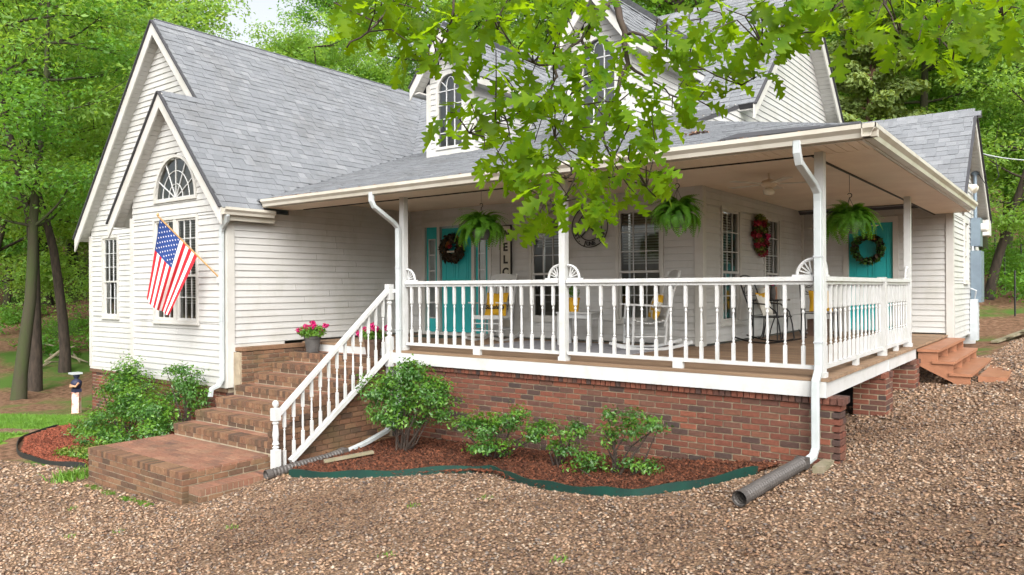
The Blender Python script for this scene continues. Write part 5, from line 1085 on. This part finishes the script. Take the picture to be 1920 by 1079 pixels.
# ------------------------------------------------------------------ woods
def tube_tree(mb, p, d, ln, r0, r1, depth, ends, spread=.6, n=5):
    pts = [np.array(p)]; d = np.array(d, float)
    for i in range(n): d = d+rng.normal(0, .09, 3); d /= np.linalg.norm(d); pts.append(pts[-1]+d*ln/n)
    mb.tube(pts, list(np.linspace(r0, r1, n+1)), 7 if r0 > .05 else 5, False); ends.append((pts[-1], r1))
    if depth:
        for i in range(2, n+1):
            for k in range(1 if i < n else 2):
                a = rng.uniform(0, 6.283); dd = d*rng.uniform(.45, .8)+np.array([math.cos(a), math.sin(a), .25])*spread*rng.uniform(.7, 1.2); tube_tree(mb, pts[i], dd/np.linalg.norm(dd), ln*rng.uniform(.5, .75), r1*.75+.004, max(r1*.3, .006), depth-1, ends, spread, 4)
                ends.append((pts[i]+dd*.5, r1))
def make_tree(seed, H, rad, zlow, nleaf, lsize, m, bark, trunk_r):
    global rng; keep = rng; rng = np.random.default_rng(seed); random.seed(seed)
    mb = MB(); ends = []; pts = [np.array((0, 0, -.4))]; d = np.array((rng.normal(0, .05), rng.normal(0, .05), 1.)); N = 12
    for i in range(N): d = d+np.append(rng.normal(0, .045, 2), 0); d /= np.linalg.norm(d); pts.append(pts[-1]+d*(H*.92)/N)
    mb.tube(pts, [trunk_r*1.35]+list(np.linspace(trunk_r, trunk_r*.16, N)), 10, False)
    for i in range(2, N+1):
        z = pts[i][2]
        if z < zlow: continue
        for k in range(3):
            a = rng.uniform(0, 6.283); f = math.sin(math.pi*min(1, (z-zlow*.6)/(H-zlow*.6)))**.6; dd = np.array([math.cos(a), math.sin(a), rng.uniform(.1, .6)]); tube_tree(mb, pts[i], dd/np.linalg.norm(dd), rad*max(.3, f)*rng.uniform(.6, .95), trunk_r*.28, trunk_r*.07, 1, ends, .7)
    V = []; per = max(20, nleaf//max(1, len(ends)))
    for c, _ in ends: V.append(leafy(per, c, (.85, .85, .45), lsize, up=.9, clump=5, seed=int(rng.integers(1e9))))
    V = np.concatenate(V); n = len(V)//4; Fq = np.arange(n*4).reshape(n, 4); Fq = np.concatenate([Fq[:, [0, 1, 2]], Fq[:, [0, 2, 3]]])
    tm = mesh_of('trunk', mb.v, mb.f, bark, True); cm = quads_mesh('crown', V, Fq, m); rng = keep; return tm, cm
PROTO = [make_tree(11, 15, 4.2, 3.0, 30000, .17, 'tree_leaf', 'bark', .2), make_tree(12, 17, 4.6, 3.2, 32000, .18, 'tree_leaf_pale', 'bark_moss', .23), make_tree(13, 13, 3.8, 2.2, 28000, .16, 'tree_leaf_pale', 'bark', .17), make_tree(14, 11, 3.6, 1.6, 26000, .15, 'tree_leaf', 'bark_moss', .14), make_tree(15, 15, 4.2, 2.5, 30000, .17, 'tree_leaf_deep', 'bark', .2), make_tree(16, 15, 2.6, 4.2, 14000, .15, 'tree_leaf', 'bark_moss', .19), make_tree(17, 14, 2.6, 4.4, 12000, .15, 'tree_leaf_pale', 'bark', .16)]
def tree(k, x, y, s, rot, label, grp, nm='tree'):
    z = gz(x, y); t = thing(nm, label, 'tree', (x, y, z), 0, grp); M = Matrix.Translation((x, y, z)) @ Matrix.Rotation(rot, 4, 'Z') @ Matrix.Scale(s, 4)
    link(bpy.data.objects.new('trunk', PROTO[k][0]), t, M); link(bpy.data.objects.new('crown', PROTO[k][1]), t, M)
KW = ('mid-green full-crowned', 'pale green moss-trunked', 'pale yellow-green dark-trunked', 'short bushy mid-green', 'deep green shady')
def tpx(k, px, d, s, label, grp): p = at(px, 540, d); tree(k, p[0], p[1], s, random.uniform(0, 6.28), KW[k]+' '+label, KW[k]+' '+grp)
random.seed(21)
LW, LB, LR = 'tree in the woods past the lawn', 'tree rising behind the house roofs', 'tree along the drive past the rear wing'
GW, GB, GR = 'trees past the lawn', 'trees behind the house', 'trees past the rear wing'
tree(5, *at(32, 540, 18.5)[:2], .8, .4, 'thick mossy-trunked tree at the edge of the lawn', None); tree(6, *at(62, 540, 20)[:2], 1, 2, 'dark-trunked tree just behind the mossy one by the lawn', None); tree(6, *at(120, 540, 23)[:2], .95, 1, 'leaning dark tree near the garden statue', None)
for px, d, k, s in ((-60, 24, 2, 1), (10, 31, 3, 1.1), (90, 33, 0, 1.05), (165, 34, 2, 1.1), (230, 31, 1, 1.1), (-30, 32, 1, 1.1), (60, 36, 4, 1.2), (140, 38, 0, 1.2), (300, 33, 2, 1.2), (210, 42, 1, 1.3), (20, 44, 1, 1.3), (120, 50, 1, 1.4), (270, 48, 2, 1.5), (-120, 30, 1, 1.1)): tpx(k, px, d, s, LW, GW)
for px, d, k, s in ((350, 40, 2, .9), (395, 36, 3, .85), (440, 46, 2, .62), (505, 40, 2, .72), (560, 38, 2, .85), (650, 44, 2, .8), (660, 36, 2, .9), (720, 40, 0, .95), (780, 36, 1, .9), (840, 42, 2, 1.2), (900, 36, 1, 1.05), (960, 42, 0, 1.2), (1030, 38, 2, 1.1), (1120, 40, 1, 1.2), (1200, 36, 0, 1.1), (1300, 42, 2, 1.3), (1400, 40, 1, 1.3)): tpx(k, px, d, s, LB, GB)
for px, d, k, s in ((1560, 34, 2, 1.0), (1600, 44, 2, 1.2), (1660, 32, 3, 1.0), (1720, 36, 2, 1.0), (1760, 28, 1, .9), (1800, 40, 0, 1.2), (1850, 24, 2, .85), (1880, 30, 1, 1.0), (1930, 38, 2, 1.1), (1990, 26, 0, .9), (1845, 33, 1, 1.), (1700, 50, 1, 1.5), (1900, 52, 2, 1.5), (1610, 56, 1, 1.5)): tpx(k, px, d, s, LR, GR)
# pine with a red-brown trunk
def pine(x, y, H, label):
    z = gz(x, y); t = thing('pine_tree', label, 'tree', (x, y, z)); mb = MB(); mb.tube([(x+.1*math.sin(i), y, z+H*i/10) for i in range(11)], list(np.linspace(.2, .05, 11)), 9, False); V = []
    for i in range(46):
        h = z+H*(.38+.6*i/46); a = i*2.4; ln = 2.6*(1-i/60)*random.uniform(.6, 1); e = np.array((x+ln*math.cos(a), y+ln*math.sin(a), h+.4)); mb.tube([(x, y, h), (np.array((x, y, h))+e)/2+(0, 0, .1), e], [.035, .025, .008], 5, False)
        for q in np.linspace(.35, 1, 6): V.append(leafy(110, np.array((x, y, h))*(1-q)+e*q, (.4, .4, .25), .2, up=.6)*np.array((1, 1, 1)))
    mb.obj('trunk', 'bark_pine', t, True); leaf_obj('crown', np.concatenate(V), 'pine_needle', t)
pine(*at(1636, 540, 27)[:2], 12, 'tall pine with red-brown trunk behind the rear wing roof')
# undergrowth masses
def undergrowth(label, pts, n, size, m):
    V = [leafy(n, (x, y, gz(x, y)+h*.5), (r_, r_, h*.6), size, up=.8, clump=9) for x, y, r_, h in pts]; tag(leaf_obj('undergrowth', np.concatenate(V), m), label, None, None, 'stuff')
def ug(lo, hi, d0, d1, n, r_, h): return [(*at(random.uniform(lo, hi), 540, random.uniform(d0, d1))[:2], r_*random.uniform(.6, 1.2), h*random.uniform(.6, 1.3)) for _ in range(n)]
undergrowth('low leafy undergrowth beneath the trees past the lawn', ug(-80, 190, 24, 34, 14, .9, .8), 300, .13, 'tree_leaf'); undergrowth('pale leafy saplings beneath the trees past the lawn', ug(-80, 190, 30, 44, 22, 1.3, 2.4), 420, .14, 'tree_leaf_pale'); undergrowth('brush along the drive past the rear wing', ug(1845, 1960, 22, 40, 16, 1., 1.5), 450, .13, 'tree_leaf')
undergrowth('distant green wood closing the view behind the house', ug(-300, 2300, 58, 75, 110, 4, 9), 700, .5, 'tree_leaf_pale')
for i, (a, b) in enumerate(((70, 118), (85, 140), (95, 165), (60, 100), (110, 150))):
    p, q = at(a, 640+i*9, 23+i), at(b, 668+i*9, 24); p[2] = gz(p[0], p[1])+.05; q[2] = gz(q[0], q[1])+.5*(i % 2)+.08; tag(MB().tube([p, (p+q)/2+(0, 0, .1), q], [.05, .04, .02], 6).obj('fallen_branch', 'weathered_wood', None), 'bare fallen branch on the wooded slope past the lawn', 'branch', 'fallen branches on the slope')
# wire fence, trunks and debris past the rear wing
for i, (px, d) in enumerate(((1884, 25), (1903, 21), (1866, 30), (1915, 27))): p = at(px, 540, d); z = gz(p[0], p[1]); tag(MB().tube([(p[0], p[1], z-.2), (p[0], p[1], z+1.3)], .025, 6).obj('fence_post', 'black_metal', None), 'thin dark metal fence post beside the drive', 'post', 'fence posts beside the drive')
for i in range(3): tag(MB().bar((.5+.25*i, 12.2+.6*i, -.36+.1*i), (1.0+.2*i, 15.5, -.25+.12*i), .14, .04).obj('timber_board', 'weathered_wood', None), 'weathered board lying past the rear wing', 'timber', 'boards past the rear wing')
fh = thing('far_house', 'pale distant house glimpsed through trunks past the drive', 'house', at(1900, 470, 60)); c = at(1905, 480, 60); zc = gz(c[0], c[1])
MB().box((c[0]-4, c[1], zc), (c[0]+4, c[1]+5, c[2]+1.4)).obj('wall', 'far_paint', fh); MB().poly([(c[0]-4.4, c[1]-.3, c[2]+1.4), (c[0]+4.4, c[1]-.3, c[2]+1.4), (c[0]+4.4, c[1]+2.5, c[2]+3.2), (c[0]-4.4, c[1]+2.5, c[2]+3.2)], .1, (0, -.5, 1)).obj('roof', 'shingle', fh)
# ------------------------------------------------------------------ the overhanging oak
HALF = [(0, .006), (.05, .012), (.11, .045), (.18, .12), (.23, .19), (.275, .195), (.285, .15), (.31, .07), (.38, .085), (.43, .19), (.475, .285), (.53, .29), (.545, .22), (.56, .095), (.63, .11), (.68, .21), (.725, .285), (.775, .275), (.79, .2), (.80, .10), (.85, .115), (.895, .165), (.94, .15), (.955, .09), (.985, .05), (1, .01)]
def oak_leaf(droop, fold, twist):
    vs, fs = [], []
    for t, h in HALF:
        z = -droop*t*t+.02*math.sin(6*t); tw = twist*t
        for s in (-1, 0, 1): y = s*h; vs.append((t+abs(y)*.22, y, z+fold*abs(y)+tw*y-.35*fold*y*y*3))
    for i in range(len(HALF)-1):
        b = i*3; fs += [(b, b+1, b+4, b+3), (b+1, b+2, b+5, b+4)]
    vs += [(-.12, .006, .02), (-.12, -.006, .02), (.02, .006, 0), (.02, -.006, 0)]; b = len(vs)-4; fs.append((b, b+1, b+3, b+2)); return vs, fs
OL = [oak_leaf(.12, .25, .1), oak_leaf(.3, .15, -.2), oak_leaf(.05, .4, .15), oak_leaf(.22, -.1, .3), oak_leaf(.4, .3, 0)]; OLM = [mesh_of('leaf', v, f, 'oak_leaf', True) for v, f in OL]
random.seed(5); rng = np.random.default_rng(5)
tx, ty = at(2900, 540, 2.6)[:2]; oak = thing('oak_tree', 'oak tree whose leafy branches hang down in front of the porch roof', 'tree', (tx, ty, gz(tx, ty)))
P3 = lambda x, y, d: np.array(at(x, y, d))
tz = gz(tx, ty); MB().tube([(tx, ty, tz-.3), (tx+.05, ty, tz+1), (tx, ty+.1, tz+3), (tx-.1, ty+.1, tz+5), (tx, ty, tz+8)], [.34, .26, .23, .2, .12], 12).obj('trunk', 'bark', oak, True)
hub = P3(1500, -420, 3.9); hub2 = P3(1750, -260, 3.7)
BRS = [([np.array((tx, ty, tz+3.6)), P3(2250, -500, 3.2), hub, P3(1300, -200, 3.9), P3(1150, -10, 3.7), P3(1172, 60, 3.65), P3(1178, 120, 3.65), P3(1150, 200, 3.6), P3(1125, 260, 3.6), P3(1080, 310, 3.55), P3(1060, 335, 3.5)], .05, .006),
    ([P3(1150, -10, 3.7), P3(1120, 30, 3.6), P3(1090, 75, 3.6), P3(1040, 120, 3.55), P3(1000, 118, 3.5), P3(960, 85, 3.5), P3(930, 40, 3.5), P3(915, 0, 3.55)], .012, .004), ([P3(1040, 120, 3.55), P3(1038, 150, 3.5), P3(1010, 190, 3.5), P3(950, 225, 3.45), P3(880, 250, 3.4)], .009, .003),
    ([P3(1178, 122, 3.65), P3(1215, 150, 3.6), P3(1255, 178, 3.6), P3(1330, 200, 3.6)], .009, .003), ([P3(1176, 65, 3.65), P3(1215, 75, 3.6), P3(1250, 105, 3.55), P3(1320, 130, 3.5), P3(1390, 160, 3.5)], .009, .003), ([P3(1090, 75, 3.6), P3(1110, 110, 3.6), P3(1075, 160, 3.5), P3(1072, 200, 3.5), P3(1040, 260, 3.45)], .008, .003),
    ([P3(1130, 250, 3.6), P3(1150, 320, 3.5), P3(1200, 345, 3.45), P3(1230, 370, 3.4)], .006, .003), ([P3(1080, 310, 3.55), P3(1060, 370, 3.5), P3(1030, 400, 3.5)], .006, .003), ([hub, P3(1000, -260, 3.8), P3(850, -90, 3.5), P3(740, 0, 3.4), P3(690, 60, 3.3), P3(650, 90, 3.3)], .025, .004), ([P3(850, -90, 3.5), P3(850, 20, 3.5), P3(820, 110, 3.5), P3(790, 140, 3.5)], .01, .003),
    ([np.array((tx, ty, tz+3.4)), P3(2300, -300, 3.1), hub2, P3(1640, -60, 3.5), P3(1560, 20, 3.4), P3(1480, 55, 3.35), P3(1430, 85, 3.3)], .045, .004), ([hub2, P3(1760, -40, 3.3), P3(1770, 60, 3.2), P3(1785, 120, 3.2)], .014, .004), ([hub2, P3(1860, -60, 3.1), P3(1880, 30, 3.1)], .014, .004), ([hub, P3(1340, -80, 3.7), P3(1330, 20, 3.6), P3(1300, 70, 3.6)], .014, .004), ([P3(1640, -60, 3.5), P3(1660, 10, 3.4), P3(1690, 70, 3.3)], .01, .003)]
allp = []
for pts, r0, r1 in BRS:
    D = [pts[0]]
    for a, b in zip(pts[:-1], pts[1:]):
        for q in (.34, .67, 1): D.append(a+(b-a)*q+(rng.normal(0, .008, 3) if q < 1 else 0))
    MB().tube(D, list(r1+(r0-r1)*np.linspace(1, 0, len(D))**2.2), 7).obj('branch', 'twig', oak, True); allp += [p for p in D if (p-CAM)@_F > 2]
allp = np.array(allp)
CL = '''640,40 660,85 690,60 735,100 730,30 745,75 762,110 650,8 690,5 780,50 800,15 772,0 705,30 720,65 770,140 805,135 832,120 860,70 880,40 900,95 850,30 920,60 950,20 962,72 980,45 1000,15 1012,72 870,110 840,85 910,25
945,175 990,190 980,150 1020,130 1042,182 1060,120 1080,60 1092,20 1050,40 1130,50 1025,90 985,105 930,130 845,245 865,268 882,225 902,252 1000,240 962,215 940,262 980,282 1012,252 1052,242 1090,200 1122,160 1132,220 1160,185 1182,132 1212,102 1242,75 1242,150 1272,112 1282,170 1312,132 1332,92 1292,62 1342,172 1372,92 1382,160 1408,182 1402,42 1362,52 1322,22 1225,125 1300,95
1202,200 1242,222 1272,200 1222,252 1182,252 1152,272 1112,272 1072,282 1042,292 1002,302 962,322 928,330 908,308 1095,235 1070,165 1105,120 1150,225 1260,240 1300,205 1030,215
952,350 992,345 1032,330 1072,330 1112,320 1152,320 1182,300 1000,388 962,372 1042,370 1082,370 1120,358 1148,378 1012,420 1052,402 1090,408 1108,425 1012,432 1172,340 1202,335 1212,360 1238,362 1218,395 1195,400 1065,305 1020,355
1420,80 1460,60 1440,30 1482,20 1502,60 1532,30 1547,75 1582,50 1592,90 1622,30 1642,70 1672,50 1692,85 1702,20 1732,50 1742,92 1762,118 1782,40 1792,128 1802,80 1832,60 1842,20 1862,42 1882,70 1912,50 1902,20 1490,90 1432,102 1462,112 1562,10 1652,10 1752,10 1722,110 1870,10 1600,15 1890,95'''
CL = [tuple(map(int, c.split(','))) for c in CL.split()]
lp_ = []; tw = MB(); FV = Vector(_F)
for cx, cy in CL:
    d = rng.uniform(3.1, 3.75) if cx < 1420 else rng.uniform(2.9, 3.5); c = P3(cx, cy-34, d); j = np.argmin(np.linalg.norm(allp-c, axis=1)); b = allp[j]; mid = (b+c)/2+rng.normal(0, .03, 3)+(0, 0, .03); tw.tube([b, mid, c], [.004, .003, .002], 5, False)
    for k in range(5):
        a = rng.uniform(0, 6.283); dr = Vector((math.cos(a), math.sin(a), rng.uniform(-1.5, .15))).normalized(); nn = Vector((rng.normal(0, .55), rng.normal(0, .55), .8))-FV*rng.uniform(-.1, 1.1); yv = nn.cross(dr).normalized(); zv = dr.cross(yv); s = rng.uniform(.10, .158)
        o_ = Vector(c)+dr*.02+Vector(rng.normal(0, .032, 3)); lp_.append((s*(1 if cy > -20 else .2), basis(dr, yv, zv, o_, (s, s, s)), int(rng.integers(0, 5))))
tw.obj('twigs', 'twig', oak); lp_.sort(key=lambda t: -t[0]); rest = MB()
for i, (_, M, k) in enumerate(lp_):
    if i < 296: link(bpy.data.objects.new('leaf', OLM[k]), oak, M)
    else: rest.add([M @ Vector(v) for v in OL[k][0]], OL[k][1])
tag(rest.obj('leaves', 'oak_leaf', oak, True), kind='stuff')
